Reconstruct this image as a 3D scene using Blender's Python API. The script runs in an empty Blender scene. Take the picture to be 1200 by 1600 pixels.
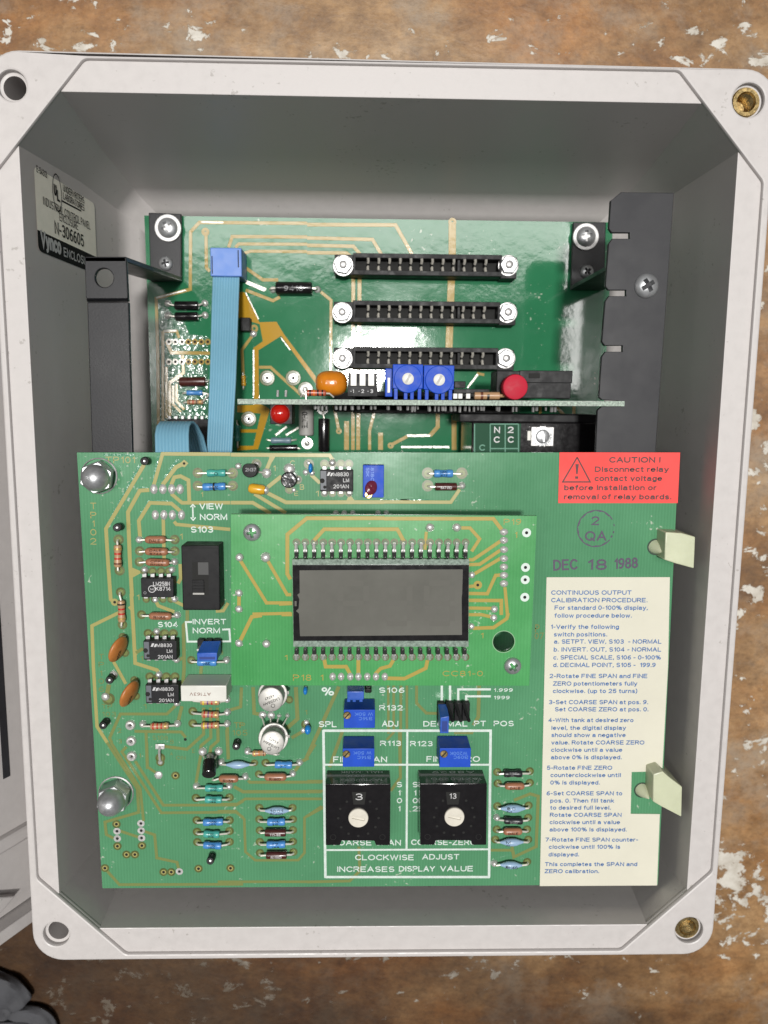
import bpy, bmesh, math, random
from mathutils import Vector, Matrix
random.seed(7)
S = 0.001                      # the script works in millimetres, the scene is in metres
rad = math.radians
scene = bpy.context.scene
COL = scene.collection

# ------------------------------------------------------------------ camera
CAMH = 317.0                   # lens height over the bench
FPX = 1200.0
TILT, YAW, ROLL = rad(8.004167), rad(1.374475), rad(-0.529101)
Rm = Matrix.Rotation(ROLL, 3, 'Z') @ Matrix.Rotation(TILT, 3, 'X') @ Matrix.Rotation(YAW, 3, 'Y')
RT = Rm.transposed()
cam_d = bpy.data.cameras.new('camera')
cam = bpy.data.objects.new('camera', cam_d)
COL.objects.link(cam)
cam.matrix_world = Matrix.Translation((0, 0, CAMH * S)) @ RT.to_4x4()
cam_d.sensor_fit = 'VERTICAL'
cam_d.sensor_height = 24
cam_d.sensor_width = 24
cam_d.lens = 24 * FPX / 1600
cam_d.clip_start = 0.005
cam_d.clip_end = 20
cam_d.dof.use_dof = True
cam_d.dof.focus_distance = 0.228
cam_d.dof.aperture_fstop = 13.0
scene.camera = cam

# ------------------------------------------------------------------ light
world = bpy.data.worlds.new('World')
scene.world = world
world.use_nodes = True
wn = world.node_tree.nodes
wl = world.node_tree.links
wg = wn.new('ShaderNodeNewGeometry')
wdot = wn.new('ShaderNodeVectorMath'); wdot.operation = 'DOT_PRODUCT'
wdot.inputs[1].default_value = (-0.20, -0.15, -0.95)
wr = wn.new('ShaderNodeValToRGB')
wl.new(wg.outputs['Incoming'], wdot.inputs[0])
wadd = wn.new('ShaderNodeMath'); wadd.operation = 'MULTIPLY_ADD'
wadd.inputs[1].default_value = 0.5; wadd.inputs[2].default_value = 0.5
wl.new(wdot.outputs['Value'], wadd.inputs[0])
wl.new(wadd.outputs[0], wr.inputs[0])
wr.color_ramp.elements[0].position = 0.25
wr.color_ramp.elements[0].color = (0.02, 0.02, 0.018, 1)
wr.color_ramp.elements[1].position = 0.95
wr.color_ramp.elements[1].color = (0.30, 0.30, 0.31, 1)
wl.new(wr.outputs[0], wn['Background'].inputs[0])
wn['Background'].inputs[1].default_value = 0.55


def area(name, loc, sx, sy, power, col=(1, 0.98, 0.95), rz=0):
    d = bpy.data.lights.new(name, 'AREA')
    d.shape = 'RECTANGLE'; d.size = sx; d.size_y = sy; d.energy = power; d.color = col
    o = bpy.data.objects.new(name, d); COL.objects.link(o)
    o.location = loc
    return o


area('ceiling_or_added_light', (0.04, 0.12, 2.2), 0.17, 0.10, 46)
area('ceiling_or_added_light', (0.04, 0.455, 2.2), 1.3, 0.20, 8.5)
area('ceiling_or_added_light', (0.105, 0.245, 2.2), 0.10, 0.08, 2.6)  # extra small lamp, added for the glint on the rear board
area('ceiling_or_added_light', (-0.48, 0.05, 1.5), 0.20, 0.14, 2.4)
area('ceiling_or_added_light', (0.50, 0.17, 1.5), 0.08, 0.26, 1.0)

scene.view_settings.view_transform = 'Standard'
scene.view_settings.look = 'None'
scene.view_settings.exposure = 0.0
scene.view_settings.gamma = 1.0
scene.view_settings.use_curve_mapping = False
scene.render.engine = 'CYCLES'
scene.cycles.use_denoising = True
scene.cycles.max_bounces = 8
scene.cycles.diffuse_bounces = 4
scene.cycles.caustics_reflective = False
scene.cycles.caustics_refractive = False
scene.cycles.sample_clamp_indirect = 4.0

# ------------------------------------------------------------------ measuring helpers
H_RIM, H_M, H_L, H_B = 226.0, 237.0, 216.0, 305.0     # lens-to-surface distances: rim, main board, display board, rear board
CR = {'A': (110, 690, 40 / 9), 'B': (360, 690, 1200 / 280), 'C': (600, 690, 1200 / 260), 'D': (840, 690, 1200 / 280),
      'E': (110, 930, 40 / 9), 'F': (340, 1000, 1200 / 280), 'G': (600, 960, 1200 / 260), 'H': (840, 900, 5.0),
      'I': (110, 1160, 40 / 9), 'J': (340, 1160, 1200 / 180), 'K': (480, 1120, 1200 / 380), 'L': (820, 1120, 1200 / 280),
      'M': (440, 840, 3.75), 'N': (240, 340, 3.75), 'O': (490, 1190, 4.0), 'Q': (360, 560, 4.0), 'P': (640, 560, 1200 / 350),
      'R': (200, 320, 3.75), 'T': (480, 340, 1200 / 360), 'U': (760, 280, 1200 / 440), 'V': (0, 300, 3.0), 'Z': (0, 0, 1.0)}


def W(px, py, h):
    """survey point of the photograph -> bench coordinates (mm) on the horizontal plane h below the lens"""
    d = RT @ Vector(((px - 600) / FPX, -(py - 800) / FPX, -1.0))
    k = h / -d.z
    return Vector((d.x * k, d.y * k, CAMH - h))


def q(c, x, y, h):
    x0, y0, s = CR[c]
    return W(x0 + x / s, y0 + y / s, h)


def mmpx(c, h):
    return h / 1190.0 / CR[c][2]


# ------------------------------------------------------------------ materials
MATS = {}


def mat(name, col, rough=0.5, metal=0.0, spec=0.5, coat=0.0, noise=None, bump=None, weave=False, trans=0.0, sss=0.0, dust=0.0):
    if name in MATS:
        return MATS[name]
    if metal < 0.5 and name not in ('grey_polyester', 'main_mask', 'display_mask', 'rear_mask', 'black_painted_steel', 'black_painted_plate'):
        col = tuple(c * 0.74 for c in col)
    m = bpy.data.materials.new(name); m.use_nodes = True
    nt = m.node_tree; N = nt.nodes; L = nt.links
    b = N['Principled BSDF']
    b.inputs['Base Color'].default_value = (*col, 1)
    b.inputs['Roughness'].default_value = rough
    b.inputs['Metallic'].default_value = metal
    b.inputs['Specular IOR Level'].default_value = spec
    b.inputs['Coat Weight'].default_value = coat
    b.inputs['Coat Roughness'].default_value = 0.08
    b.inputs['Transmission Weight'].default_value = trans
    if sss:
        b.inputs['Subsurface Weight'].default_value = sss
        b.inputs['Subsurface Radius'].default_value = (0.002, 0.002, 0.0015)
    tc = N.new('ShaderNodeTexCoord')
    src = None
    if noise:   # (scale per metre, amount)
        nz = N.new('ShaderNodeTexNoise'); nz.inputs['Scale'].default_value = noise[0]
        nz.inputs['Detail'].default_value = 6; nz.inputs['Roughness'].default_value = 0.65
        L.new(tc.outputs['Object'], nz.inputs['Vector'])
        hs = N.new('ShaderNodeHueSaturation'); hs.inputs['Color'].default_value = (*col, 1)
        mr = N.new('ShaderNodeMapRange'); mr.inputs['From Min'].default_value = 0.3; mr.inputs['From Max'].default_value = 0.7
        mr.inputs['To Min'].default_value = 1 - noise[1]; mr.inputs['To Max'].default_value = 1 + noise[1]
        L.new(nz.outputs['Fac'], mr.inputs['Value']); L.new(mr.outputs[0], hs.inputs['Value'])
        L.new(hs.outputs[0], b.inputs['Base Color'])
        mr2 = N.new('ShaderNodeMapRange'); mr2.inputs['From Min'].default_value = 0.3; mr2.inputs['From Max'].default_value = 0.7
        mr2.inputs['To Min'].default_value = max(0.02, rough * 0.75); mr2.inputs['To Max'].default_value = min(1, rough * 1.3)
        L.new(nz.outputs['Fac'], mr2.inputs['Value']); L.new(mr2.outputs[0], b.inputs['Roughness'])
        src = hs
    if weave:
        wv = N.new('ShaderNodeTexWave'); wv.bands_direction = 'X'; wv.inputs['Scale'].default_value = 330
        wv.inputs['Distortion'].default_value = 1.2; wv.inputs['Detail'].default_value = 2; wv.inputs['Detail Scale'].default_value = 1.5
        L.new(tc.outputs['Object'], wv.inputs['Vector'])
        mx = N.new('ShaderNodeMix'); mx.data_type = 'RGBA'; mx.blend_type = 'MULTIPLY'
        mx.inputs['B'].default_value = (0.86, 0.90, 0.88, 1)
        L.new(wv.outputs['Fac'], mx.inputs['Factor'])
        if src: L.new(src.outputs[0], mx.inputs['A'])
        else: mx.inputs['A'].default_value = (*col, 1)
        L.new(mx.outputs['Result'], b.inputs['Base Color'])
    if dust:    # scattered pale specks and scratches of dried flux
        dn = N.new('ShaderNodeTexNoise'); dn.inputs['Scale'].default_value = 620; dn.inputs['Detail'].default_value = 3
        dm = N.new('ShaderNodeTexNoise'); dm.inputs['Scale'].default_value = 55; dm.inputs['Detail'].default_value = 2
        L.new(tc.outputs['Object'], dn.inputs['Vector']); L.new(tc.outputs['Object'], dm.inputs['Vector'])
        dd = N.new('ShaderNodeMath'); dd.operation = 'MULTIPLY_ADD'; dd.inputs[1].default_value = 0.55; L.new(dm.outputs['Fac'], dd.inputs[0]); L.new(dn.outputs['Fac'], dd.inputs[2])
        dr = N.new('ShaderNodeMapRange'); dr.inputs['From Min'].default_value = 1.00 - .02 * dust; dr.inputs['From Max'].default_value = 1.06; dr.inputs['To Max'].default_value = .8
        L.new(dd.outputs[0], dr.inputs['Value'])
        old = b.inputs['Base Color'].links[0].from_socket
        dx = N.new('ShaderNodeMix'); dx.data_type = 'RGBA'; dx.inputs['B'].default_value = (.30, .28, .26, 1) if name.startswith('grey') else (.42, .46, .38, 1)
        L.new(dr.outputs[0], dx.inputs['Factor']); L.new(old, dx.inputs['A']); L.new(dx.outputs['Result'], b.inputs['Base Color'])
    if bump:    # (scale, strength, distance mm)
        bz = N.new('ShaderNodeTexNoise'); bz.inputs['Scale'].default_value = bump[0]; bz.inputs['Detail'].default_value = 4
        L.new(tc.outputs['Object'], bz.inputs['Vector'])
        bp = N.new('ShaderNodeBump'); bp.inputs['Strength'].default_value = bump[1]; bp.inputs['Distance'].default_value = bump[2] * S
        L.new(bz.outputs['Fac'], bp.inputs['Height'])
        L.new(bp.outputs['Normal'], b.inputs['Normal'])
        if coat: L.new(bp.outputs['Normal'], b.inputs['Coat Normal'])
    MATS[name] = m
    return m


GREY = mat('grey_polyester', (0.462, 0.437, 0.425), 0.45, noise=(300, 0.035), bump=(1500, 0.2, 0.05), dust=0.15)
BRASS = mat('brass', (0.62, 0.45, 0.2), 0.28, 1.0, noise=(900, 0.2))
STEEL = mat('zinc_steel', (0.46, 0.47, 0.48), 0.36, 0.75, noise=(700, 0.12))
NICKEL = mat('nickel', (0.42, 0.415, 0.41), 0.42, 0.7, noise=(600, 0.1), bump=(500, 0.1, 0.1))
SOLDER = mat('solder', (0.66, 0.65, 0.63), 0.34, 0.62, noise=(1500, 0.12), bump=(900, 0.35, 0.15))
LEAD = mat('tinned_lead', (0.70, 0.67, 0.60), 0.38, 0.5)
BLKSTEEL = mat('black_painted_steel', (0.012, 0.012, 0.014), 0.36, spec=0.28, noise=(60, 0.25), bump=(1700, 0.3, 0.06))
BLKSTEEL2 = mat('black_painted_plate', (0.024, 0.024, 0.027), 0.5, spec=0.3, noise=(50, 0.2), bump=(1700, 0.12, 0.04))
BLK = mat('black_plastic', (0.009, 0.009, 0.010), 0.5, spec=0.2, noise=(300, 0.3), bump=(900, 0.15, 0.04))
BLKGLOSS = mat('black_epoxy', (0.010, 0.009, 0.010), 0.15, noise=(400, 0.2), bump=(600, 0.2, 0.08))
MOULD = mat('black_moulding', (0.018, 0.018, 0.019), 0.55, spec=0.25, noise=(300, 0.3), bump=(600, 0.2, 0.08))
ICB = mat('chip_epoxy', (0.012, 0.012, 0.014), 0.55, spec=0.25, noise=(600, 0.3))
PCB_M = mat('main_mask', (0.078, 0.232, 0.118), 0.16, noise=(28, 0.10), weave=True, bump=(420, 0.10, 0.10), dust=1.0)
PCB_L = mat('display_mask', (0.055, 0.265, 0.08), 0.25, noise=(30, 0.10), weave=True, bump=(380, 0.12, 0.10), dust=0.8)
PCB_B = mat('rear_mask', (0.024, 0.150, 0.068), 0.07, noise=(25, 0.12), bump=(170, 0.26, 0.13), dust=0.5)
PCB_E = mat('laminate_edge', (0.36, 0.44, 0.37), 0.6, noise=(1500, 0.75))
TR_M = mat('trace_main', (0.42, 0.385, 0.14), 0.22, spec=0.5, bump=(500, 0.12, 0.1))
TR_D = mat('trace_main_dull', (0.215, 0.255, 0.085), 0.25, bump=(500, 0.12, 0.1))
TR_L = mat('trace_display', (0.45, 0.35, 0.085), 0.22, bump=(500, 0.2, 0.1))
TR_B = mat('trace_rear', (0.46, 0.33, 0.10), 0.10, bump=(300, 0.35, 0.15))
TR_G = mat('copper_pour', (0.50, 0.28, 0.015), 0.10, bump=(300, 0.2, 0.1))
TINNED = mat('edge_highlight', (0.52, 0.51, 0.46), 0.34, 0.75, noise=(900, 0.4), bump=(1500, 0.9, 0.3))
RIPPLE = mat('rippled_mask_rear', (0.030, 0.150, 0.075), 0.10, spec=0.8, noise=(60, 0.2), bump=(420, 1.0, 0.45))
RIPPLE_M = mat('rippled_mask_main', (0.10, 0.30, 0.18), 0.12, noise=(60, 0.15), bump=(520, 0.9, 0.35))
BARE = mat('bare_laminate', (0.115, 0.135, 0.040), 0.3, noise=(400, 0.25))
HOLE = mat('drilled_hole', (0.006, 0.006, 0.005), 0.8)
SILK = mat('white_silkscreen', (0.68, 0.78, 0.72), 0.5, noise=(900, 0.12))
INK_B = mat('blue_ink', (0.05, 0.16, 0.42), 0.55, noise=(1200, 0.2))
INK_D = mat('dark_ink', (0.10, 0.03, 0.03), 0.6)
INK_P = mat('purple_stamp_ink', (0.085, 0.06, 0.11), 0.6, noise=(2500, 0.5))
INK_K = mat('black_ink', (0.010, 0.010, 0.011), 0.6, spec=0.1)
INK_W = mat('white_ink', (0.62, 0.62, 0.62), 0.5, noise=(2000, 0.15))
INK_G = mat('grey_ink', (0.26, 0.26, 0.27), 0.5)
CREAM = mat('cream_vinyl', (0.76, 0.735, 0.61), 0.6, spec=0.3, noise=(28, 0.05), bump=(120, 0.12, 0.2))
REDST = mat('red_vinyl', (1.1, 0.095, 0.085), 0.6, spec=0.25, noise=(80, 0.05))
SILVERST = mat('silver_foil', (1.2, 1.15, 1.0), 0.4, 0.0, noise=(200, 0.06))
BLUEPOT = mat('blue_plastic', (0.008, 0.075, 0.55), 0.5, spec=0.25, noise=(200, 0.12), bump=(700, 0.1, 0.05))
BLUEJ = mat('blue_jumper_plastic', (0.018, 0.10, 0.50), 0.38, noise=(300, 0.15))
BLUECON = mat('pale_blue_plastic', (0.125, 0.27, 0.72), 0.45, noise=(120, 0.06))
RIBBON = mat('ribbon_vinyl', (0.22, 0.47, 0.62), 0.4, noise=(60, 0.05))
NYLON = mat('white_nylon', (0.64, 0.67, 0.47), 0.4, sss=0.15, noise=(150, 0.06))
WHITE = mat('white_plastic', (0.78, 0.77, 0.71), 0.38, noise=(200, 0.05))
CREAMKNOB = mat('ivory_plastic', (0.74, 0.70, 0.60), 0.45, noise=(300, 0.06))
ORANGE = mat('orange_epoxy', (0.70, 0.225, 0.012), 0.18, noise=(200, 0.12), bump=(200, 0.2, 0.2))
CERAM = mat('tan_ceramic', (0.52, 0.19, 0.045), 0.4, noise=(400, 0.15), bump=(500, 0.2, 0.1))
YELLOW = mat('yellow_epoxy', (0.78, 0.42, 0.03), 0.25, noise=(300, 0.1))
BLUEDIP = mat('blue_epoxy', (0.02, 0.24, 0.70), 0.25)
REDLENS = mat('red_lens', (0.52, 0.012, 0.006), 0.12, coat=0.5)
REDBTN = mat('red_button_plastic', (0.55, 0.018, 0.045), 0.6, spec=0.2, noise=(300, 0.08), bump=(900, 0.15, 0.05))
REDVARN = mat('dark_red_varnish', (0.12, 0.012, 0.014), 0.25)
CANM = mat('can_metal', (0.46, 0.45, 0.42), 0.45, 0.40, noise=(500, 0.08))
GLASS = mat('display_glass', (0.158, 0.156, 0.138), 0.12, noise=(30, 0.16), coat=0.0)
GLASSEDGE = mat('clear_glass_edge', (0.26, 0.33, 0.28), 0.1, noise=(1200, 0.5))
R_TEAL = mat('resistor_teal', (0.075, 0.42, 0.36), 0.3, noise=(600, 0.1))
R_BLUE = mat('resistor_blue', (0.075, 0.28, 0.66), 0.3, noise=(600, 0.1))
R_SKY = mat('resistor_sky', (0.34, 0.50, 0.70), 0.3, noise=(600, 0.06))
R_BROWN = mat('resistor_brown', (0.40, 0.175, 0.095), 0.35, noise=(600, 0.1))
R_DRED = mat('resistor_oxblood', (0.075, 0.018, 0.014), 0.3, noise=(600, 0.1))
R_BLACK = mat('resistor_black', (0.018, 0.019, 0.022), 0.35)
R_CARB = mat('resistor_tan', (0.50, 0.30, 0.16), 0.35, noise=(600, 0.1))
R_GREY = mat('resistor_grey', (0.46, 0.45, 0.42), 0.5, noise=(500, 0.1))
R_STEEL = mat('resistor_slate', (0.18, 0.27, 0.33), 0.35)
BANDS = {'r': mat('band_red', (0.55, 0.02, 0.015), 0.35), 'k': mat('band_black', (0.02, 0.018, 0.016), 0.35),
         'b': mat('band_brown', (0.16, 0.05, 0.025), 0.35), 'g': mat('band_gold', (0.62, 0.40, 0.12), 0.3, 0.6),
         'y': mat('band_yellow', (0.80, 0.60, 0.03), 0.35), 'v': mat('band_violet', (0.16, 0.05, 0.22), 0.35),
         'o': mat('band_orange', (0.75, 0.20, 0.02), 0.35)}
CLOTH = mat('grey_cloth', (0.075, 0.076, 0.084), 0.85, noise=(90, 0.3), bump=(1200, 0.6, 0.25))
WINDOW = mat('smoked_window', (0.010, 0.011, 0.010), 0.12, noise=(40, 0.2))
WEED = mat('dust_fluff', (0.42, 0.36, 0.24), 0.9)


# ------------------------------------------------------------------ mesh helpers
def link(name, me, parent=None, label=None):
    o = bpy.data.objects.new(name, me)
    COL.objects.link(o)
    if parent is not None:
        o.parent = parent
    if label: o['label'] = label
    return o


def thing(name, label, cat, at=(0, 0, 0), group=None):
    o = bpy.data.objects.new(name, None); COL.objects.link(o)
    o.empty_display_size = 0.01
    o.location = at
    o['label'] = label; o['category'] = cat
    if group: o['group'] = group
    return o


class MB:
    """collects shapes in millimetres and links them as ONE mesh"""
    def __init__(self):
        self.bm = bmesh.new()
        self.mats = []

    def mi(self, m):
        if m not in self.mats: self.mats.append(m)
        return self.mats.index(m)

    def face(self, pts, m=None, smooth=False):
        vs = [self.bm.verts.new(p) for p in pts]
        f = self.bm.faces.new(vs)
        if m: f.material_index = self.mi(m)
        f.smooth = smooth
        return f

    def add_bm(self, b2, m=None, smooth=True, mtx=None):
        idx = self.mi(m) if m else None
        vm = {}
        for v in b2.verts:
            vm[v] = self.bm.verts.new(mtx @ v.co if mtx else v.co)
        for f in b2.faces:
            try: nf = self.bm.faces.new([vm[v] for v in f.verts])
            except ValueError: continue
            nf.smooth = f.smooth if smooth == 'keep' else smooth
            if idx is not None: nf.material_index = idx
        b2.free()

    def add_mesh(self, me, m=None, mtx=None, smooth=True):
        b2 = bmesh.new(); b2.from_mesh(me)
        self.add_bm(b2, m, smooth, mtx)
        bpy.data.meshes.remove(me)

    def box(self, x0, x1, y0, y1, z0, z1, m=None, bev=0.0, rz=0.0, seg=2):
        b2 = bmesh.new()
        bmesh.ops.create_cube(b2, size=1)
        c = Vector(((x0 + x1) / 2, (y0 + y1) / 2, (z0 + z1) / 2))
        for v in b2.verts:
            v.co = Vector((v.co.x * abs(x1 - x0), v.co.y * abs(y1 - y0), v.co.z * abs(z1 - z0)))
        if bev:
            r = bmesh.ops.bevel(b2, geom=list(b2.edges), offset=bev, segments=seg, affect='EDGES', profile=0.5)
            for f in r['faces']: f.smooth = True
        self.add_bm(b2, m, 'keep', Matrix.Translation(c) @ Matrix.Rotation(rz, 4, 'Z'))

    def hull8(self, top, bot, m=None, bev=0.0):
        """solid between a top polygon and a bottom polygon with the same number of corners"""
        b2 = bmesh.new()
        n = len(top)
        t = [b2.verts.new(p) for p in top]; b = [b2.verts.new(p) for p in bot]
        b2.faces.new(t); b2.faces.new(b[::-1])
        for i in range(n):
            j = (i + 1) % n
            b2.faces.new([t[j], t[i], b[i], b[j]])
        bmesh.ops.recalc_face_normals(b2, faces=b2.faces)
        if bev:
            r = bmesh.ops.bevel(b2, geom=list(b2.edges), offset=bev, segments=2, affect='EDGES', profile=0.5)
            for f in r['faces']: f.smooth = True
        self.add_bm(b2, m, 'keep')

    def prism(self, poly, z0, z1, m=None, bev=0.0):
        self.hull8([Vector((p[0], p[1], z1)) for p in poly], [Vector((p[0], p[1], z0)) for p in poly], m, bev)

    def lathe(self, p, ax, prof, m=None, seg=20, phase=0.0, smooth=True, cap=True):
        """prof: list of (t, r) along axis ax from p"""
        p = Vector(p); ax = Vector(ax).normalized()
        u = ax.orthogonal().normalized()
        if abs(ax.z) > 0.9: u = (Vector((1, 0, 0)) - ax * ax.x).normalized()
        v = ax.cross(u)
        b2 = bmesh.new(); rings = []
        for t, r in prof:
            if r < 1e-6: rings.append([b2.verts.new(p + ax * t)])
            else: rings.append([b2.verts.new(p + ax * t + (u * math.cos(phase + 2 * math.pi * k / seg) + v * math.sin(phase + 2 * math.pi * k / seg)) * r) for k in range(seg)])
        for a, b in zip(rings, rings[1:]):
            for k in range(seg):
                j = (k + 1) % seg
                if len(a) == 1 and len(b) == 1: continue
                if len(a) == 1: b2.faces.new([a[0], b[k], b[j]])
                elif len(b) == 1: b2.faces.new([a[k], a[j], b[0]])
                else: b2.faces.new([a[k], a[j], b[j], b[k]])
        for r in (rings[0], rings[-1]):
            if cap and len(r) > 2: b2.faces.new(r)
        bmesh.ops.recalc_face_normals(b2, faces=b2.faces)
        self.add_bm(b2, m, smooth)

    def tube(self, pts, r, m=None, seg=8):
        pts = [Vector(p) for p in pts]
        b2 = bmesh.new(); rings = []
        up = None
        for i, p in enumerate(pts):
            d = (pts[min(i + 1, len(pts) - 1)] - pts[max(i - 1, 0)]).normalized()
            if up is None: up = d.orthogonal().normalized()
            u = (up - d * up.dot(d)).normalized(); up = u
            v = d.cross(u)
            rings.append([b2.verts.new(p + (u * math.cos(2 * math.pi * k / seg) + v * math.sin(2 * math.pi * k / seg)) * r) for k in range(seg)])
        for a, b in zip(rings, rings[1:]):
            for k in range(seg):
                j = (k + 1) % seg
                b2.faces.new([a[k], a[j], b[j], b[k]])
        b2.faces.new(rings[0]); b2.faces.new(rings[-1])
        bmesh.ops.recalc_face_normals(b2, faces=b2.faces)
        self.add_bm(b2, m, True)

    def strip(self, pts, w, z, m, t=0.05):
        """raised flat track with sloping flanks along a polyline (mm)"""
        pts = [Vector((p[0], p[1], 0)) for p in pts]
        n = len(pts); L = []; Rr = []
        for i in range(n):
            a = (pts[i] - pts[i - 1]).normalized() if i else None
            b = (pts[i + 1] - pts[i]).normalized() if i < n - 1 else None
            d = (a + b).normalized() if a and b else (a or b)
            nn = Vector((-d.y, d.x, 0))
            k = 1.0
            if a and b: k = 1 / max(0.5, nn.dot(Vector((-a.y, a.x, 0))))
            L.append((pts[i], nn * k)); 
        idx = self.mi(m)
        rows = []
        for p, nn in L:
            rows.append([self.bm.verts.new((p + nn * (w / 2 + t * 1.3)) + Vector((0, 0, z))), self.bm.verts.new((p + nn * w / 2) + Vector((0, 0, z + t))),
                         self.bm.verts.new((p - nn * w / 2) + Vector((0, 0, z + t))), self.bm.verts.new((p - nn * (w / 2 + t * 1.3)) + Vector((0, 0, z)))])
        for a, b in zip(rows, rows[1:]):
            for k in range(3):
                f = self.bm.faces.new([a[k], a[k + 1], b[k + 1], b[k]])
                f.material_index = idx; f.smooth = False

    def ring(self, c, r1, r0, z, m, seg=20):
        idx = self.mi(m)
        o = [self.bm.verts.new((c[0] + r1 * math.cos(2 * math.pi * k / seg), c[1] + r1 * math.sin(2 * math.pi * k / seg), z)) for k in range(seg)]
        if r0 <= 0:
            f = self.bm.faces.new(o); f.material_index = idx; return
        i = [self.bm.verts.new((c[0] + r0 * math.cos(2 * math.pi * k / seg), c[1] + r0 * math.sin(2 * math.pi * k / seg), z)) for k in range(seg)]
        for k in range(seg):
            j = (k + 1) % seg
            f = self.bm.faces.new([o[k], o[j], i[j], i[k]]); f.material_index = idx

    def build(self, name, m=None, parent=None, label=None, angle=38):
        me = bpy.data.meshes.new(name)
        for v in self.bm.verts: v.co *= S
        if m is not None and not self.mats: self.mats = [m]
        lim = math.cos(rad(angle))
        self.bm.normal_update()
        for e in self.bm.edges:
            if len(e.link_faces) == 2:
                fa, fb = e.link_faces
                e.smooth = fa.smooth and fb.smooth and abs(fa.normal.dot(fb.normal)) > lim
        self.bm.to_mesh(me); self.bm.free()
        for x in self.mats: me.materials.append(x)
        return link(name, me, parent, label)


from mathutils.geometry import delaunay_2d_cdt


def _clean(lp):
    out = []
    for p in lp:
        v = Vector((p[0], p[1]))
        if not out or (v - out[-1]).length > 1e-4: out.append(v)
    if (out[0] - out[-1]).length < 1e-4: out.pop()
    return out


def _area(lp):
    return 0.5 * sum(a.x * b.y - b.x * a.y for a, b in zip(lp, lp[1:] + lp[:1]))


def _inside(p, loops):
    c = False
    for lp in loops:
        for a, b in zip(lp, lp[1:] + lp[:1]):
            if (a.y > p.y) != (b.y > p.y) and p.x < (b.x - a.x) * (p.y - a.y) / (b.y - a.y) + a.x: c = not c
    return c


def _shrink(lp, d):
    """loop with its material on the left, moved d into the material"""
    out = []; n = len(lp)
    for i in range(n):
        a = (lp[i] - lp[i - 1]).normalized(); b = (lp[(i + 1) % n] - lp[i]).normalized()
        na = Vector((-a.y, a.x)); nb = Vector((-b.y, b.x)); m = (na + nb)
        m = m.normalized() if m.length > 1e-6 else na
        out.append(lp[i] + m * (d / max(.5, m.dot(na))))
    return out


def plate(mb, loops, z0, z1, m=None, bev=0.0):
    """flat plate: first loop is the outline, the others are holes; edges rounded by bev"""
    loops = [_clean(l) for l in loops]
    loops = [l if (_area(l) > 0) == (i == 0) else l[::-1] for i, l in enumerate(loops)]
    lev = [(0, z0 + bev), (0, z1 - bev)]
    if bev: lev = [(bev, z0), (bev * .3, z0 + bev * .3)] + lev + [(bev * .3, z1 - bev * .3), (bev, z1)]
    if z1 - z0 < 1e-6: lev = [(0, z0)]
    b2 = bmesh.new()
    rings = [[[b2.verts.new((p.x, p.y, z)) for p in _shrink(l, d)] for d, z in lev] for l in loops]
    for rg in rings:
        for A, B in zip(rg, rg[1:]):
            n = len(A)
            for k in range(n):
                j = (k + 1) % n
                b2.faces.new([A[k], A[j], B[j], B[k]]).smooth = True
    for which, flip in ((-1, False), (0, True)):
        if len(lev) == 1 and flip: continue
        flat = [v for rg in rings for v in rg[which]]
        co = [Vector((v.co.x, v.co.y)) for v in flat]
        ed = []; o = 0; lp2 = []
        for rg in rings:
            n = len(rg[which]); ed += [(o + k, o + (k + 1) % n) for k in range(n)]; lp2.append(co[o:o + n]); o += n
        vs, _, fs, ov, _, _ = delaunay_2d_cdt(co, ed, [], 0, 1e-6)
        for f in fs:
            c = sum((vs[i] for i in f), Vector((0, 0))) / len(f)
            if not _inside(c, lp2): continue
            t = [flat[ov[i][0]] for i in f if ov[i]]
            if len(set(t)) < 3: continue
            if flip: t = t[::-1]
            try: b2.faces.new(t)
            except ValueError: pass
    mb.add_bm(b2, m, 'keep')


def circle(c, r, n=28):
    return [(c[0] + r * math.cos(2 * math.pi * k / n), c[1] + r * math.sin(2 * math.pi * k / n)) for k in range(n)]


def rounded(poly, r, n=6):
    out = []
    N = len(poly)
    for i in range(N):
        p = Vector(poly[i][:2]); a = Vector(poly[i - 1][:2]); b = Vector(poly[(i + 1) % N][:2])
        da = (a - p).normalized(); db = (b - p).normalized()
        ang = da.angle(db)
        t = r / math.tan(ang / 2)
        c = p + (da + db).normalized() * (r / math.sin(ang / 2))
        s = p + da * t - c; e = p + db * t - c
        for k in range(n + 1):
            w = k / n
            a0 = math.atan2(s.y, s.x); da_ = math.atan2(e.y, e.x) - a0
            da_ = (da_ + math.pi) % (2 * math.pi) - math.pi
            out.append((c.x + r * math.cos(a0 + da_ * w), c.y + r * math.sin(a0 + da_ * w)))
    return out


# text -------------------------------------------------------------
# a plain grotesque drawn as centre lines; unit = cap height.  arc(cx, cy, rx, ry, from, to) in degrees
def arc(cx, cy, rx, ry, a0, a1):
    n = max(4, int(abs(a1 - a0) / 26))
    return [(cx + rx * math.cos(rad(a0 + (a1 - a0) * k / n)), cy + ry * math.sin(rad(a0 + (a1 - a0) * k / n))) for k in range(n + 1)]


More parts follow.
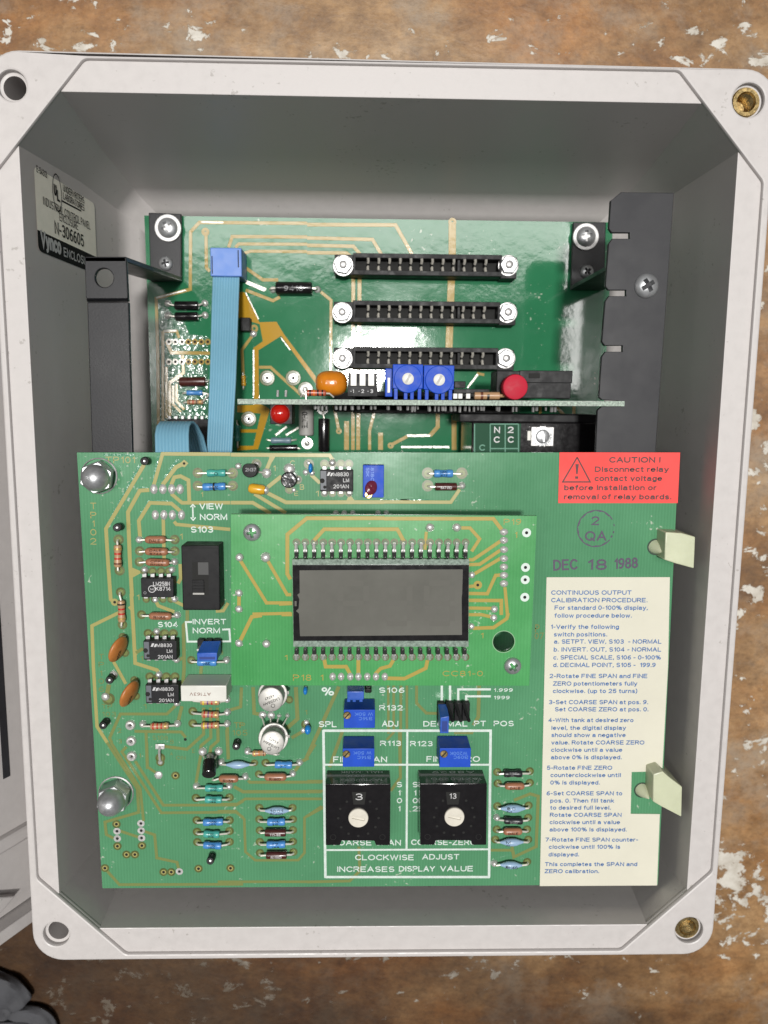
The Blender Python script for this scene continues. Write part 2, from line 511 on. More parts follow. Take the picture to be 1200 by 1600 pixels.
X = .70       # x height
FONT = {
    'A': [[(0, 0), (.36, 1), (.72, 0)], [(.13, .34), (.59, .34)]],
    'B': [[(0, 0), (0, 1), (.36, 1)] + arc(.36, .76, .24, .24, 90, -90) + [(0, .52)], [(.36, .52)] + arc(.38, .26, .27, .26, 90, -90) + [(0, 0)]],
    'C': [arc(.38, .5, .38, .5, 42, 318)],
    'D': [[(0, 0), (0, 1), (.28, 1)] + arc(.28, .5, .40, .5, 90, -90) + [(0, 0)]],
    'E': [[(.58, 1), (0, 1), (0, 0), (.60, 0)], [(0, .52), (.53, .52)]],
    'F': [[(.56, 1), (0, 1), (0, 0)], [(0, .5), (.48, .5)]],
    'G': [arc(.39, .5, .39, .5, 45, 300) + [(.74, .12), (.74, .46), (.42, .46)]],
    'H': [[(0, 0), (0, 1)], [(.64, 0), (.64, 1)], [(0, .52), (.64, .52)]],
    'I': [[(.05, 0), (.05, 1)]],
    'J': [[(.44, 1), (.44, .22)] + arc(.22, .22, .22, .22, 0, -180)],
    'K': [[(0, 0), (0, 1)], [(.62, 1), (0, .38)], [(.22, .58), (.66, 0)]],
    'L': [[(0, 1), (0, 0), (.52, 0)]],
    'M': [[(0, 0), (0, 1), (.39, .1), (.78, 1), (.78, 0)]],
    'N': [[(0, 0), (0, 1), (.63, 0), (.63, 1)]],
    'O': [arc(.40, .5, .40, .5, 0, 360)],
    'P': [[(0, 0), (0, 1), (.34, 1)] + arc(.34, .73, .26, .27, 90, -90) + [(0, .46)]],
    'Q': [arc(.40, .5, .40, .5, 0, 360), [(.48, .24), (.78, -.06)]],
    'R': [[(0, 0), (0, 1), (.36, 1)] + arc(.36, .75, .25, .25, 90, -90) + [(0, .5)], [(.36, .5), (.63, 0)]],
    'S': [arc(.32, .74, .28, .26, 35, 265) + arc(.32, .26, .30, .26, 85, -145)],
    'T': [[(0, 1), (.64, 1)], [(.32, 1), (.32, 0)]],
    'U': [[(0, 1), (0, .32)] + arc(.32, .32, .32, .32, 180, 360) + [(.64, 1)]],
    'V': [[(0, 1), (.33, 0), (.66, 1)]],
    'W': [[(0, 1), (.24, 0), (.48, .95), (.72, 0), (.96, 1)]],
    'X': [[(0, 0), (.64, 1)], [(0, 1), (.64, 0)]],
    'Y': [[(0, 1), (.33, .45), (.66, 1)], [(.33, .45), (.33, 0)]],
    'Z': [[(0, 1), (.60, 1), (0, 0), (.62, 0)]],
    'a': [arc(.25, .5, .22, .20, 160, 0) + [(.47, .06), (.52, 0)], [(.47, .42), (.25, .40)] + arc(.20, .2, .20, .2, 90, 270) + [(.36, .04), (.47, .16)]],
    'b': [[(0, 1), (0, 0)], arc(.24, .35, .24, .35, 0, 360)],
    'c': [arc(.26, .35, .26, .35, 45, 315)],
    'd': [[(.48, 1), (.48, 0)], arc(.24, .35, .24, .35, 0, 360)],
    'e': [[(.01, .38), (.50, .38)] + arc(.255, .35, .255, .35, 5, 315)],
    'f': [[(.14, 0), (.14, .82)] + arc(.28, .84, .14, .16, 180, 80), [(0, X), (.30, X)]],
    'g': [arc(.24, .35, .24, .35, 0, 360), [(.48, X), (.48, -.04)] + arc(.24, -.04, .24, .24, 0, -150)],
    'h': [[(0, 0), (0, 1)], [(0, .40)] + arc(.23, .44, .23, .26, 180, 0) + [(.46, 0)]],
    'i': [[(.05, 0), (.05, X)], [(.05, .90), (.05, 1.0)]],
    'j': [[(.12, X), (.12, -.1), (0, -.22)], [(.12, .90), (.12, 1.0)]],
    'k': [[(0, 0), (0, 1)], [(.44, X), (0, .26)], [(.16, .40), (.47, 0)]],
    'l': [[(.05, 0), (.05, 1)]],
    'm': [[(0, 0), (0, X)], [(0, .42)] + arc(.19, .48, .19, .22, 180, 0) + [(.38, 0)], [(.38, .42)] + arc(.57, .48, .19, .22, 180, 0) + [(.76, 0)]],
    'n': [[(0, 0), (0, X)], [(0, .40)] + arc(.23, .46, .23, .24, 180, 0) + [(.46, 0)]],
    'o': [arc(.26, .35, .26, .35, 0, 360)],
    'p': [[(0, X), (0, -.28)], arc(.24, .35, .24, .35, 0, 360)],
    'q': [[(.48, X), (.48, -.28)], arc(.24, .35, .24, .35, 0, 360)],
    'r': [[(0, 0), (0, X)], [(0, .40)] + arc(.24, .42, .24, .28, 180, 85)],
    's': [arc(.23, .52, .19, .18, 35, 265) + arc(.23, .18, .21, .18, 85, -145)],
    't': [[(.14, .92), (.14, .16)] + arc(.28, .16, .14, .16, 180, 280), [(0, X), (.30, X)]],
    'u': [[(0, X), (0, .25)] + arc(.23, .25, .23, .25, 180, 360), [(.46, X), (.46, 0)]],
    'v': [[(0, X), (.24, 0), (.48, X)]],
    'w': [[(0, X), (.17, 0), (.36, .66), (.55, 0), (.72, X)]],
    'x': [[(0, 0), (.46, X)], [(0, X), (.46, 0)]],
    'y': [[(0, X), (.25, .02)], [(.50, X), (.20, -.2), (.06, -.26)]],
    'z': [[(0, X), (.44, X), (0, 0), (.46, 0)]],
    '0': [arc(.27, .5, .27, .5, 0, 360)], '1': [[(.06, .76), (.26, .98), (.26, 0)]],
    '2': [arc(.28, .72, .27, .28, 165, -30) + [(.02, 0), (.56, 0)]],
    '3': [arc(.27, .75, .24, .25, 150, -90) + [(.20, .5)], [(.27, .52)] + arc(.27, .26, .27, .26, 90, -150)],
    '4': [[(.42, 0), (.42, 1), (0, .27), (.58, .27)]],
    '5': [[(.50, 1), (.10, 1), (.04, .50)] + arc(.27, .32, .27, .32, 140, -150)],
    '6': [arc(.28, .28, .26, .28, 0, 360), [(.50, .94), (.34, .98), (.16, .84), (.05, .60), (.02, .28)]],
    '7': [[(0, 1), (.54, 1), (.18, 0)]],
    '8': [arc(.28, .75, .23, .25, 0, 360), arc(.28, .26, .27, .26, 0, 360)],
    '9': [arc(.27, .72, .26, .28, 0, 360), [(.05, .06), (.21, .02), (.39, .16), (.50, .40), (.53, .72)]],
    '.': [[(.05, 0), (.05, .10)]], ',': [[(.07, .10), (.07, 0), (.0, -.14)]], '-': [[(0, .40), (.28, .40)]], '!': [[(.05, .30), (.05, 1)], [(.05, 0), (.05, .08)]],
    '%': [arc(.18, .76, .17, .22, 0, 360), arc(.76, .24, .17, .22, 0, 360), [(.66, 1), (.28, 0)]],
    '(': [[(.22, 1.08), (.06, .75), (.04, .40), (.08, .1), (.22, -.2)]], ')': [[(0, 1.08), (.16, .75), (.18, .40), (.14, .1), (0, -.2)]], '/': [[(0, 0), (.34, 1)]],
}
GAP = .26
_lift = [0]


def write(mb, txt, org, ux, uy, width, cap, m, bold=0.012, wrap=None):
    """lay writing on a plane: org = baseline left, ux/uy unit vectors; width, cap in mm. wrap = radius of a cylinder along ux"""
    x = 0.0; strokes = []
    for ch in txt:
        if ch == ' ': x += .36; continue
        g = FONT.get(ch)
        if not g: continue
        xm = max(p[0] for l in g for p in l)
        for l in g: strokes.append([(x + p[0], p[1]) for p in l])
        x += xm + GAP
    if not strokes: return
    flip = cap < 0
    cap = abs(cap)
    x1 = max(p[0] for l in strokes for p in l); x0 = min(p[0] for l in strokes for p in l)
    wst = cap * (.13 + bold * 3.0)
    sx = (width - wst) / max(.05, x1 - x0)
    sx = min(sx, cap * 2.2)
    org = Vector(org); ux = Vector(ux).normalized(); uy = Vector(uy).normalized(); n = ux.cross(uy)
    idx = mb.mi(m)

    def put(a, b, dz):
        if flip: pass
        if wrap:
            t = (b - cap / 2) / wrap
            return org + ux * a + uy * (math.sin(t) * wrap) + n * (wrap * (math.cos(t) - 1) + dz)
        return org + ux * a + uy * b + n * dz
    for l in strokes:
        pts = [Vector((wst / 2 + (p[0] - x0) * sx, p[1] * (cap - wst) + wst / 2)) for p in l]
        q2 = [pts[0]]
        for p in pts[1:]:
            if (p - q2[-1]).length > 1e-4: q2.append(p)
        pts = q2
        if len(pts) < 2: continue
        closed = (pts[0] - pts[-1]).length < 1e-3
        if closed: pts.pop()
        N_ = len(pts)
        dz = .0006 * (_lift[0] % 7); _lift[0] += 1
        rows = []
        for i in range(N_):
            a = (pts[i] - pts[i - 1]).normalized() if (i or closed) else None
            b = (pts[(i + 1) % N_] - pts[i]).normalized() if (i < N_ - 1 or closed) else None
            d = (a + b) if a is not None and b is not None else (a if a is not None else b)
            d = d.normalized() if d.length > 1e-4 else a
            nn = Vector((-d.y, d.x)); k = 1.0
            if a is not None and b is not None: k = 1 / max(.45, nn.dot(Vector((-a.y, a.x))))
            c = pts[i]
            if not closed and i == 0: c = c - b * wst * .35
            if not closed and i == N_ - 1: c = c + a * wst * .35
            o = nn * (k * wst / 2)
            rows.append((mb.bm.verts.new(put(c.x - o.x, c.y - o.y, dz)), mb.bm.verts.new(put(c.x + o.x, c.y + o.y, dz))))
        for i in range(N_ if closed else N_ - 1):
            A, B = rows[i], rows[(i + 1) % N_]
            f = mb.bm.faces.new([A[0], B[0], B[1], A[1]]); f.material_index = idx


def wr(mb, txt, c, x0, x1, yb, cap, h, m, dz=0.09, bold=0.012, y1=None, flip=False, cs=None):
    """writing placed by survey: left and right end of the baseline in crop c, cap height in crop px"""
    a = q(c, x0, yb, h); b = q(c, x1, y1 if y1 is not None else yb, h)
    k = mmpx(c, h)
    a.z += dz; b.z += dz
    if flip: a, b = b, a
    ux = (b - a)
    write(mb, txt, a, ux, Vector((-ux.y, ux.x, 0)), ux.length, abs(cap) * k, m, bold)


def boolean(a, b):
    """a minus b (objects), both consumed, returns a mesh"""
    md = a.modifiers.new('cut', 'BOOLEAN'); md.operation = 'DIFFERENCE'; md.object = b; md.solver = 'EXACT'
    dg = bpy.context.evaluated_depsgraph_get()
    me = bpy.data.meshes.new_from_object(a.evaluated_get(dg))
    for x in (a, b):
        d = x.data; bpy.data.objects.remove(x); bpy.data.meshes.remove(d)
    me.set_sharp_from_angle(angle=rad(35))
    return me


def cut_cross():
    a = MB(); n = 9
    prof = [(-0.6, 0.0), (-0.6, 1.0), (-0.02, 1.0)] + [(0.55 * math.sin(k / n * math.pi / 2), math.cos(k / n * math.pi / 2) if k < n else 0.0) for k in range(n + 1)]
    a.lathe((0, 0, 0), (0, 0, 1), prof, STEEL, 32)
    cur = a.build('screw_blank')
    for r in (0, math.pi / 2):
        b = MB()
        b.hull8([Matrix.Rotation(r, 3, 'Z') @ Vector(p) for p in ((-.66, -.2, .8), (.66, -.2, .8), (.66, .2, .8), (-.66, .2, .8))],
                [Matrix.Rotation(r, 3, 'Z') @ Vector(p) for p in ((-.34, -.13, -.3), (.34, -.13, -.3), (.34, .13, -.3), (-.34, .13, -.3))], STEEL)
        me = boolean(cur, b.build('screw_bit'))
        if r: return me
        cur = bpy.data.objects.new('screw_blank', me); COL.objects.link(cur)


SCREW = cut_cross()


def screw(pos, r, parent, rz=0.3, name='screw', washer=None):
    o = link(name, SCREW, parent)
    o.location = Vector(pos) * S
    o.scale = (r, r, r)
    o.rotation_euler = (0, 0, rz)
    if washer:
        w = MB(); p = Vector(pos)
        w.lathe(p + Vector((0, 0, -washer[1])), (0, 0, 1), [(0, 0), (0, washer[0]), (washer[1] * .8, washer[0]), (washer[1], washer[0] - .2), (washer[1], 0)], NICKEL, 28)
        w.build('washer', NICKEL, parent)
    return o

# ================================================================== THE SETTING
def table_material():
    m = bpy.data.materials.new('scuffed_painted_wood'); m.use_nodes = True
    nt = m.node_tree; N = nt.nodes; L = nt.links; b = N['Principled BSDF']
    tc = N.new('ShaderNodeTexCoord')

    def noise(sc, det=6, rough=0.6, vec=None, dist=0.0):
        n = N.new('ShaderNodeTexNoise'); n.inputs['Scale'].default_value = sc; n.inputs['Detail'].default_value = det
        n.inputs['Roughness'].default_value = rough; n.inputs['Distortion'].default_value = dist
        L.new(vec or tc.outputs['Object'], n.inputs['Vector']); return n.outputs['Fac']

    def ramp(f, stops):
        r = N.new('ShaderNodeValToRGB'); L.new(f, r.inputs[0])
        while len(r.color_ramp.elements) < len(stops): r.color_ramp.elements.new(0.5)
        for e, (p, c) in zip(r.color_ramp.elements, stops):
            e.position = p; e.color = (*c, 1) if len(c) == 3 else c
        return r.outputs[0]

    def mix(f, a, c, mode='MIX'):
        x = N.new('ShaderNodeMix'); x.data_type = 'RGBA'; x.blend_type = mode
        if isinstance(f, float): x.inputs['Factor'].default_value = f
        else: L.new(f, x.inputs['Factor'])
        for s, k in ((a, 'A'), (c, 'B')):
            if isinstance(s, tuple): x.inputs[k].default_value = (*s, 1)
            else: L.new(s, x.inputs[k])
        return x.outputs['Result']

    mp = N.new('ShaderNodeMapping'); mp.inputs['Scale'].default_value = (1.0, 1.35, 1.0); mp.inputs['Location'].default_value = (3.27, 1.13, 0)
    L.new(tc.outputs['Object'], mp.inputs['Vector'])
    mv = mp.outputs['Vector']
    base = ramp(noise(9, 8, 0.7, mv), [(0.30, (0.11, 0.055, 0.020)), (0.43, (0.22, 0.115, 0.042)), (0.55, (0.32, 0.19, 0.085)), (0.70, (0.40, 0.28, 0.165))])
    rust = ramp(noise(8, 6, 0.65, mv), [(0.46, (0, 0, 0)), (0.64, (0.65, 0.65, 0.65))])
    col = mix(rust, base, (0.34, 0.125, 0.02))
    grime = ramp(noise(70, 9, 0.8, mv), [(0.34, (0.45, 0.42, 0.40)), (0.52, (0.85, 0.84, 0.83)), (0.64, (1.15, 1.17, 1.2))])
    col = mix(0.85, col, grime, 'MULTIPLY')
    pale = ramp(noise(19, 7, 0.7), [(0.50, (0, 0, 0)), (0.68, (0.8, 0.8, 0.8))])
    col = mix(pale, col, (0.27, 0.22, 0.165))
    speck = ramp(noise(330, 3, 0.6, mv), [(0.36, (0.7, 0.68, 0.66)), (0.5, (1, 1, 1))])
    col = mix(0.6, col, speck, 'MULTIPLY')
    # flakes of old white paint: ragged islands kept to loose clusters
    a1 = noise(95, 8, 0.66, mv, 0.4); a2 = noise(10, 5, 0.6, mv)
    mm = N.new('ShaderNodeMath'); mm.operation = 'MULTIPLY_ADD'; mm.inputs[1].default_value = 0.62
    L.new(a2, mm.inputs[0]); L.new(a1, mm.inputs[2])
    fl = ramp(mm.outputs[0], [(0.905, (0, 0, 0)), (0.93, (1, 1, 1))])
    fcol = ramp(noise(120, 4, 0.6), [(0.3, (0.36, 0.32, 0.26)), (0.6, (0.56, 0.53, 0.47))])
    col = mix(fl, col, fcol)
    # shade painted into the bench colour at its near left corner, noisy edge
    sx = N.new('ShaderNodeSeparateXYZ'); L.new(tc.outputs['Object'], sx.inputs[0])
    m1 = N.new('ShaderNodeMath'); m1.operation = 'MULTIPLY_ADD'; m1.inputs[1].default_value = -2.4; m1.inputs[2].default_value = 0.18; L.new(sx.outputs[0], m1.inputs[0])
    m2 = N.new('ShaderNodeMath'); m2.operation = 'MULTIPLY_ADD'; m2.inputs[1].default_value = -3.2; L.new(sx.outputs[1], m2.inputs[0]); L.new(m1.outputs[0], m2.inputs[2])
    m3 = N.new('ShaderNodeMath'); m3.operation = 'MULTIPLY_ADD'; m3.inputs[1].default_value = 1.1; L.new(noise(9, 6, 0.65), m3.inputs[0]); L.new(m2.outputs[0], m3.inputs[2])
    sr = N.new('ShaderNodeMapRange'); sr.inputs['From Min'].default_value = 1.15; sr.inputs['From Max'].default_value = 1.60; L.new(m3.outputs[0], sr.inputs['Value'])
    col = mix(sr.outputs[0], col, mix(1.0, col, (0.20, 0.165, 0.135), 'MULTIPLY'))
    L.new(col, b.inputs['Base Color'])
    b.inputs['Roughness'].default_value = 0.5
    hm = N.new('ShaderNodeMath'); hm.operation = 'MULTIPLY_ADD'; hm.inputs[1].default_value = 0.6
    L.new(fl, hm.inputs[0]); L.new(a1, hm.inputs[2])
    bp = N.new('ShaderNodeBump'); bp.inputs['Strength'].default_value = 0.5; bp.inputs['Distance'].default_value = 0.0006
    L.new(hm.outputs[0], bp.inputs['Height']); L.new(bp.outputs['Normal'], b.inputs['Normal'])
    return m


mb = MB()
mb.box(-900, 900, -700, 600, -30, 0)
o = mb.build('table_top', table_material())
o['kind'] = 'structure'

# ================================================================== ENCLOSURE
enc = thing('enclosure', 'open grey moulded plastic equipment box holding the green circuit boards', 'enclosure')
ZR = CAMH - H_RIM                      # 105: rim level
OCT = [(-96.80, 70.04), (-84.53, 84.32), (93.59, 84.32), (104.89, 71.64), (104.89, -155.32), (92.64, -167.36), (-84.65, -167.36), (-96.80, -155.32)]
OUTER = [(-104.47, 94.34), (-105.43, -177.61), (113.96, -177.29), (114.39, 93.17)]
holes = [W(18, 133, H_RIM), W(1170, 156, H_RIM), W(1077, 1454, H_RIM), W(87.5, 1460, H_RIM)]
hr = [4.0, 4.5, 4.5, 4.1]


def diag_hit(p, qq, axis, val):
    p = Vector(p); qq = Vector(qq); t = (val - p[axis]) / (qq[axis] - p[axis]); return tuple(p + (qq - p) * t)


xl, xr, yt, yb = -102.98, 112.15, 92.43, -175.68
LIP = [diag_hit(OCT[1], OCT[0], 0, xl), diag_hit(OCT[0], OCT[1], 1, yt), diag_hit(OCT[3], OCT[2], 1, yt), diag_hit(OCT[2], OCT[3], 0, xr),
       diag_hit(OCT[5], OCT[4], 0, xr), diag_hit(OCT[4], OCT[5], 1, yb), diag_hit(OCT[7], OCT[6], 1, yb), diag_hit(OCT[6], OCT[7], 0, xl)]
outr = rounded(OUTER, 9.5, 8)
mb = MB()
# raised lip with the four corner gussets
plate(mb, [outr, rounded(LIP, 2.5, 4)] + [circle(h, r) for h, r in zip(holes, hr)], ZR - 2.2, ZR, GREY, 0.55)
# lower gasket band
plate(mb, [rounded([(x * 0.995, y * 0.995) for x, y in OUTER], 9.0, 8), [(x, y) for x, y in OCT]] + [circle(h, r + .05) for h, r in zip(holes, hr)], ZR - 3.2, ZR - 1.4, GREY, 0.25)


def wall_loop(f, dc, z, ex=0.0):
    """inner wall outline: f = 0 at the rim, 1 at the foot (moulding draft), ex = extra inset of the foot fillet"""
    x0, x1 = OCT[0][0] + 4.4 * f + ex, OCT[3][0] - 2.2 * f - ex
    y1, y0 = OCT[1][1] - 6.6 * f - ex, OCT[5][1] + 0.5 * f + ex
    c = dc
    return [(x, y, z) for x, y in [(x0, y1 - c), (x0 + c * .88, y1), (x1 - c * .88, y1), (x1, y1 - c), (x1, y0 + c), (x1 - c * .88, y0), (x0 + c * .88, y0), (x0, y0 + c)]]


def loft(loops, m, cap_last=True):
    b2 = bmesh.new(); rr = [[b2.verts.new(p) for p in lp] for lp in loops]
    for a, b in zip(rr, rr[1:]):
        for k in range(len(a)):
            j = (k + 1) % len(a)
            b2.faces.new([a[k], a[j], b[j], b[k]])
    if cap_last: b2.faces.new(rr[-1])
    mb.add_bm(b2, m, True)


loops = [[(x, y, ZR - 1.6) for x, y in OCT]]
for f, ex, z, c in (((ZR - 50) / (ZR - 20), 0, 50, 9.2), (1, 0, 20, 7.4), (1.03, .9, 16, 6.8), (1.05, 2.8, 12.8, 6.5), (1.05, 5.0, 10.6, 6.5), (1.05, 7.0, 8.0, 6.5), (1.05, 7.6, 4.0, 6.5)):
    loops.append(wall_loop(f, c, z, ex))
loft(loops, GREY)
# outer wall below the rim
loops = [[(x * f, y * f2, z) for x, y in rounded(OUTER, 9.5, 8)] for f, f2, z in ((.988, .988, ZR - 2.0), (.978, .978, ZR - 8), (.972, .972, 45), (.945, .95, 4), (.93, .94, 0.3))]
loft(loops, GREY, True)
mb.build('body', GREY, enc, angle=30)
# the sockets in the corner gussets
for i, (h, r) in enumerate(zip(holes, hr)):
    mb = MB()
    brass = i in (1, 2)
    dep = 34 if not brass else 9
    mb.lathe((h.x, h.y, ZR - 1.6), (0, 0, -1), [(0, r + .03), (.35, r - .02)], GREY, 28, cap=False)
    mb.lathe((h.x, h.y, ZR - 1.95), (0, 0, -1), [(0, r - .02), (.15, r - .85)], GREY, 28, cap=False)
    mb.lathe((h.x, h.y, ZR - 2.1), (0, 0, -1), [(0, r - .85), (dep, r - 1.0), (dep, 0)], GREY, 28, cap=False)
    # inside-facing: flip so the bore is what is seen
    mb.build('screw_socket', GREY, enc)
    if brass:
        mb = MB()
        zt = ZR - 1.4
        prof = [(0, 0.0)]
        n = 30
        mb.lathe((h.x, h.y, zt), (0, 0, -1), [(0.5, r - .45), (0, r - .75), (0, r - 1.75), (.5, r - 2.0)] + [(.7 + .22 * k, (r - 2.05) + (.18 if k % 2 else -.10)) for k in range(26)] + [(6.5, 0)], BRASS, 28, cap=False)
        mb.build('threaded_insert', BRASS, enc)

# approval sticker on the wall: a plane of its own, corners on the real wall
WX, WS = OCT[0][0], 4.4 / (ZR - 20)


def wall_pt(px, py):
    """where the survey ray meets the box wall on the x- side"""
    d = RT @ Vector(((px - 600) / FPX, -(py - 800) / FPX, -1.0))
    # wall plane: x = WX + WS*(ZR - z) (draft)
    # x = d.x*k ; z = CAMH + d.z*k
    k = (WX + WS * (ZR - CAMH) + 0.12) / (d.x + WS * d.z)
    return Vector((d.x * k, d.y * k, CAMH + d.z * k))


sc = lambda x, y: wall_pt(40 + x / 6.667, 240 + y / 6.667)
tl, tr, bl = sc(85, 125), sc(715, 480), sc(130, 1010)
uu = Vector((0, 0, -1.0)); uu = (uu + Vector((WS, 0, 0))).normalized()      # the label's reading direction runs down the wall
vv = Vector((0, 1, 0))
SH = tl.z - tr.z
stk_top = max(tl.y, tr.y); 
su = lambda p: (tl.z - p.z)
sv = lambda p: p.y
SW = su(tr); SBOT = sv(bl)
n_ = uu.cross(vv)
mb = MB()
TOPY = tl.y
Hs = TOPY - SBOT
org = Vector((WX + WS * (ZR - tl.z) + .15, SBOT, tl.z))


def on_wall(a, b, dz=0.0):
    p = org + uu * a + vv * b
    p.x += dz
    return p


def wall_poly(mbx, loop, dz, m):
    mbx.face([on_wall(a, b, dz) for a, b in loop], m)


SWW = SW * 1.0
wall_poly(mb, rounded([(0, Hs), (0, 0), (SWW, 0), (SWW, Hs)], 1.8, 5), 0.0, SILVERST)
band_t = sv(sc(115, 790)) - SBOT
lp = [p for p in rounded([(0, Hs), (0, 0), (SWW, 0), (SWW, Hs)], 1.8, 5) if p[1] < band_t]
lp = [(0, band_t)] + lp + [(SWW, band_t)]
wall_poly(mb, lp, 0.05, INK_K)
stk = mb.build('approval_sticker', SILVERST, enc, 'silver and black foil sticker on the wall')
mb = MB()


def wtxt(txt, x0, y0, x1, y1, capmm, m, bold=0.01):
    a = sc(x0, y0); b = sc(x1, y1)
    a0, a1 = su(a), su(b)
    yb_ = ((a.y + b.y) / 2 - SBOT)
    write(mb, txt, on_wall(a0, yb_, 0.1), uu, vv, a1 - a0, capmm, m, bold)


wtxt('E-54313', 110, 185, 220, 262, 1.9, INK_K, 0.0)
wtxt('UNDERWRITERS', 388, 395, 608, 520, 2.1, INK_K, 0.0)
wtxt('LABORATORIES', 390, 475, 610, 600, 2.1, INK_K, 0.0)
wtxt('INDUSTRIAL CONTROL PANEL', 180, 525, 672, 800, 2.4, INK_K, -0.008)
wtxt('ENCLOSURE', 350, 695, 545, 800, 2.3, INK_K, -0.008)
wtxt('N-306605', 302, 835, 605, 975, 3.9, INK_K, 0.0)
wtxt('Vynco', 155, 970, 372, 1060, 5.0, INK_W, 0.03)
a0 = su(sc(395, 1055)); a1 = su(sc(735, 1170))
write(mb, 'ENCLOSURES', on_wall(a0, band_t * 0.25, .1), uu, vv, min(a1, SWW - 1.5) - a0, 2.8, INK_W, 0.01)
wtxt('U', 293, 430, 322, 448, 3.4, INK_K, 0.02)
wtxt('L', 325, 492, 356, 508, 3.4, INK_K, 0.02)
c0 = sc(325, 408); ca, cb = su(c0), c0.y - SBOT
ra = (su(sc(372, 440)) - su(sc(274, 380))) / 2; rb = 5.6
pts = [(ca + ra * math.cos(t * math.pi / 16), cb + rb * math.sin(t * math.pi / 16)) for t in range(33)]
for (p0, p1) in zip(pts, pts[1:]):
    k0 = (ca + (p0[0] - ca) * .9, cb + (p0[1] - cb) * .93); k1 = (ca + (p1[0] - ca) * .9, cb + (p1[1] - cb) * .93)
    mb.face([on_wall(*p0, .1), on_wall(*p1, .1), on_wall(*k1, .1), on_wall(*k0, .1)], INK_K)
l0 = sc(375, 500); l1 = sc(575, 605)
mb.face([on_wall(su(l0), l0.y - SBOT, .1), on_wall(su(l1), l1.y - SBOT, .1), on_wall(su(l1), l1.y - SBOT + .5, .1), on_wall(su(l0), l0.y - SBOT + .5, .1)], INK_K)
mb.build('lettering', None, stk)

# ================================================================== LID (open, tilted up on the hinge side)
ang = rad(64)
LX = Vector((-math.cos(ang), 0, math.sin(ang)))     # from the hinge outward
LN = Vector((math.sin(ang), 0, math.cos(ang)))
LO = Vector((-110.5, 0, 80.5))


def lp_(a, y, n=0.0):
    return LO + LX * a + Vector((0, y, 0)) + LN * n


def lid_slab(mbx, a0, a1, y0, y1, n0, n1, m=None, bev=0.3):
    mbx.hull8([lp_(a0, y0, n1), lp_(a1, y0, n1), lp_(a1, y1, n1), lp_(a0, y1, n1)], [lp_(a0, y0, n0), lp_(a1, y0, n0), lp_(a1, y1, n0), lp_(a0, y1, n0)], m, bev)


mb = MB()
lid_slab(mb, -10, 16, -163, 84, -3, 0)                 # frame side next to the hinge
lid_slab(mb, 16, 120, -163, -116, -3, 0)             # lower frame
lid_slab(mb, 16, 120, 46, 84, -3, 0)
lid_slab(mb, 120, 190, -163, 84, -3, 0)
lid_slab(mb, -8, 192, -168, -163.5, -3, 5)           # outer skirt
lid_slab(mb, -1, 192, 83.5, 88, -3, 5)
lid_slab(mb, 188, 192, -167, 88, -3, 5)
lid_slab(mb, -8, 40, -141, -136, -.5, 2.2, None, 0.9)     # stiffening rib
lid_slab(mb, 12, 16, -118, 50, -1, 2.0, None, 0.6)       # window rebate
mb.hull8([lp_(7, -157, 2.6), lp_(60, -128, 2.6), lp_(60, -134, 2.6), lp_(14, -160, 2.6)], [lp_(7, -157, -.5), lp_(60, -128, -.5), lp_(60, -134, -.5), lp_(14, -160, -.5)], None, .5)
lid = mb.build('lid', GREY, enc, 'open grey lid with a dark window, tilted up on its hinge side')
mb = MB(); lid_slab(mb, 13, 123, -119, 49, -2.4, -1.2, None, 0.2); mb.build('window', WINDOW, lid)
mb = MB(); lid_slab(mb, 4.5, 7.0, -118, 60, -.5, .18, None, 0.05); mb.build('hinge_slot', BLKSTEEL2, lid)
mb = MB(); lid_slab(mb, 12, 20, -149, -143, -.5, .15, None, 0.05); mb.build('latch_pocket_shade', mat('recess_shade_grey', (.17, .165, .16), .6), lid)  # flat slab; the pocket's shade is put into its darker grey

# ================================================================== GREY CLOTH at the corner of the bench
mb = MB()


def fold(pts, rr, zs=.62, seed=0):
    """a soft rounded fold of cloth along a path of bench points (photo px, radius in mm)"""
    P = [Vector(W(x, y, CAMH)) for x, y in pts]
    n = 26; path = []
    for i in range(n + 1):
        t_ = i / n * (len(P) - 1); k = min(int(t_), len(P) - 2); f = t_ - k
        p0, p1, p2, p3 = P[max(k - 1, 0)], P[k], P[k + 1], P[min(k + 2, len(P) - 1)]
        path.append((0.5 * ((2 * p1) + (p2 - p0) * f + (2 * p0 - 5 * p1 + 4 * p2 - p3) * f * f + (3 * p1 - p0 - 3 * p2 + p3) * f ** 3), rr[k] + (rr[k + 1] - rr[k]) * f))
    b2 = bmesh.new(); rings = []; seg = 28
    for i, (p, r) in enumerate(path):
        d = (path[min(i + 1, n)][0] - path[max(i - 1, 0)][0]).normalized(); s_ = Vector((-d.y, d.x, 0))
        ring = []
        for k in range(seg):
            a_ = 2 * math.pi * k / seg
            w = r * (1 + .07 * math.sin(3 * a_ + i * .35 + seed) + .05 * math.sin(7 * a_ - i * .5 + 2 * seed) + .04 * math.sin(i * 1.1 + seed))
            ring.append(b2.verts.new(p + s_ * (w * math.cos(a_)) + Vector((0, 0, .4 + w * zs * (1 + math.sin(a_))))))
        rings.append(ring)
    for A, B in zip(rings, rings[1:]):
        for k in range(seg):
            j = (k + 1) % seg; b2.faces.new([A[k], A[j], B[j], B[k]])
    b2.faces.new(rings[0]); b2.faces.new(rings[-1])
    bmesh.ops.recalc_face_normals(b2, faces=b2.faces)
    mb.add_bm(b2, CLOTH, True)


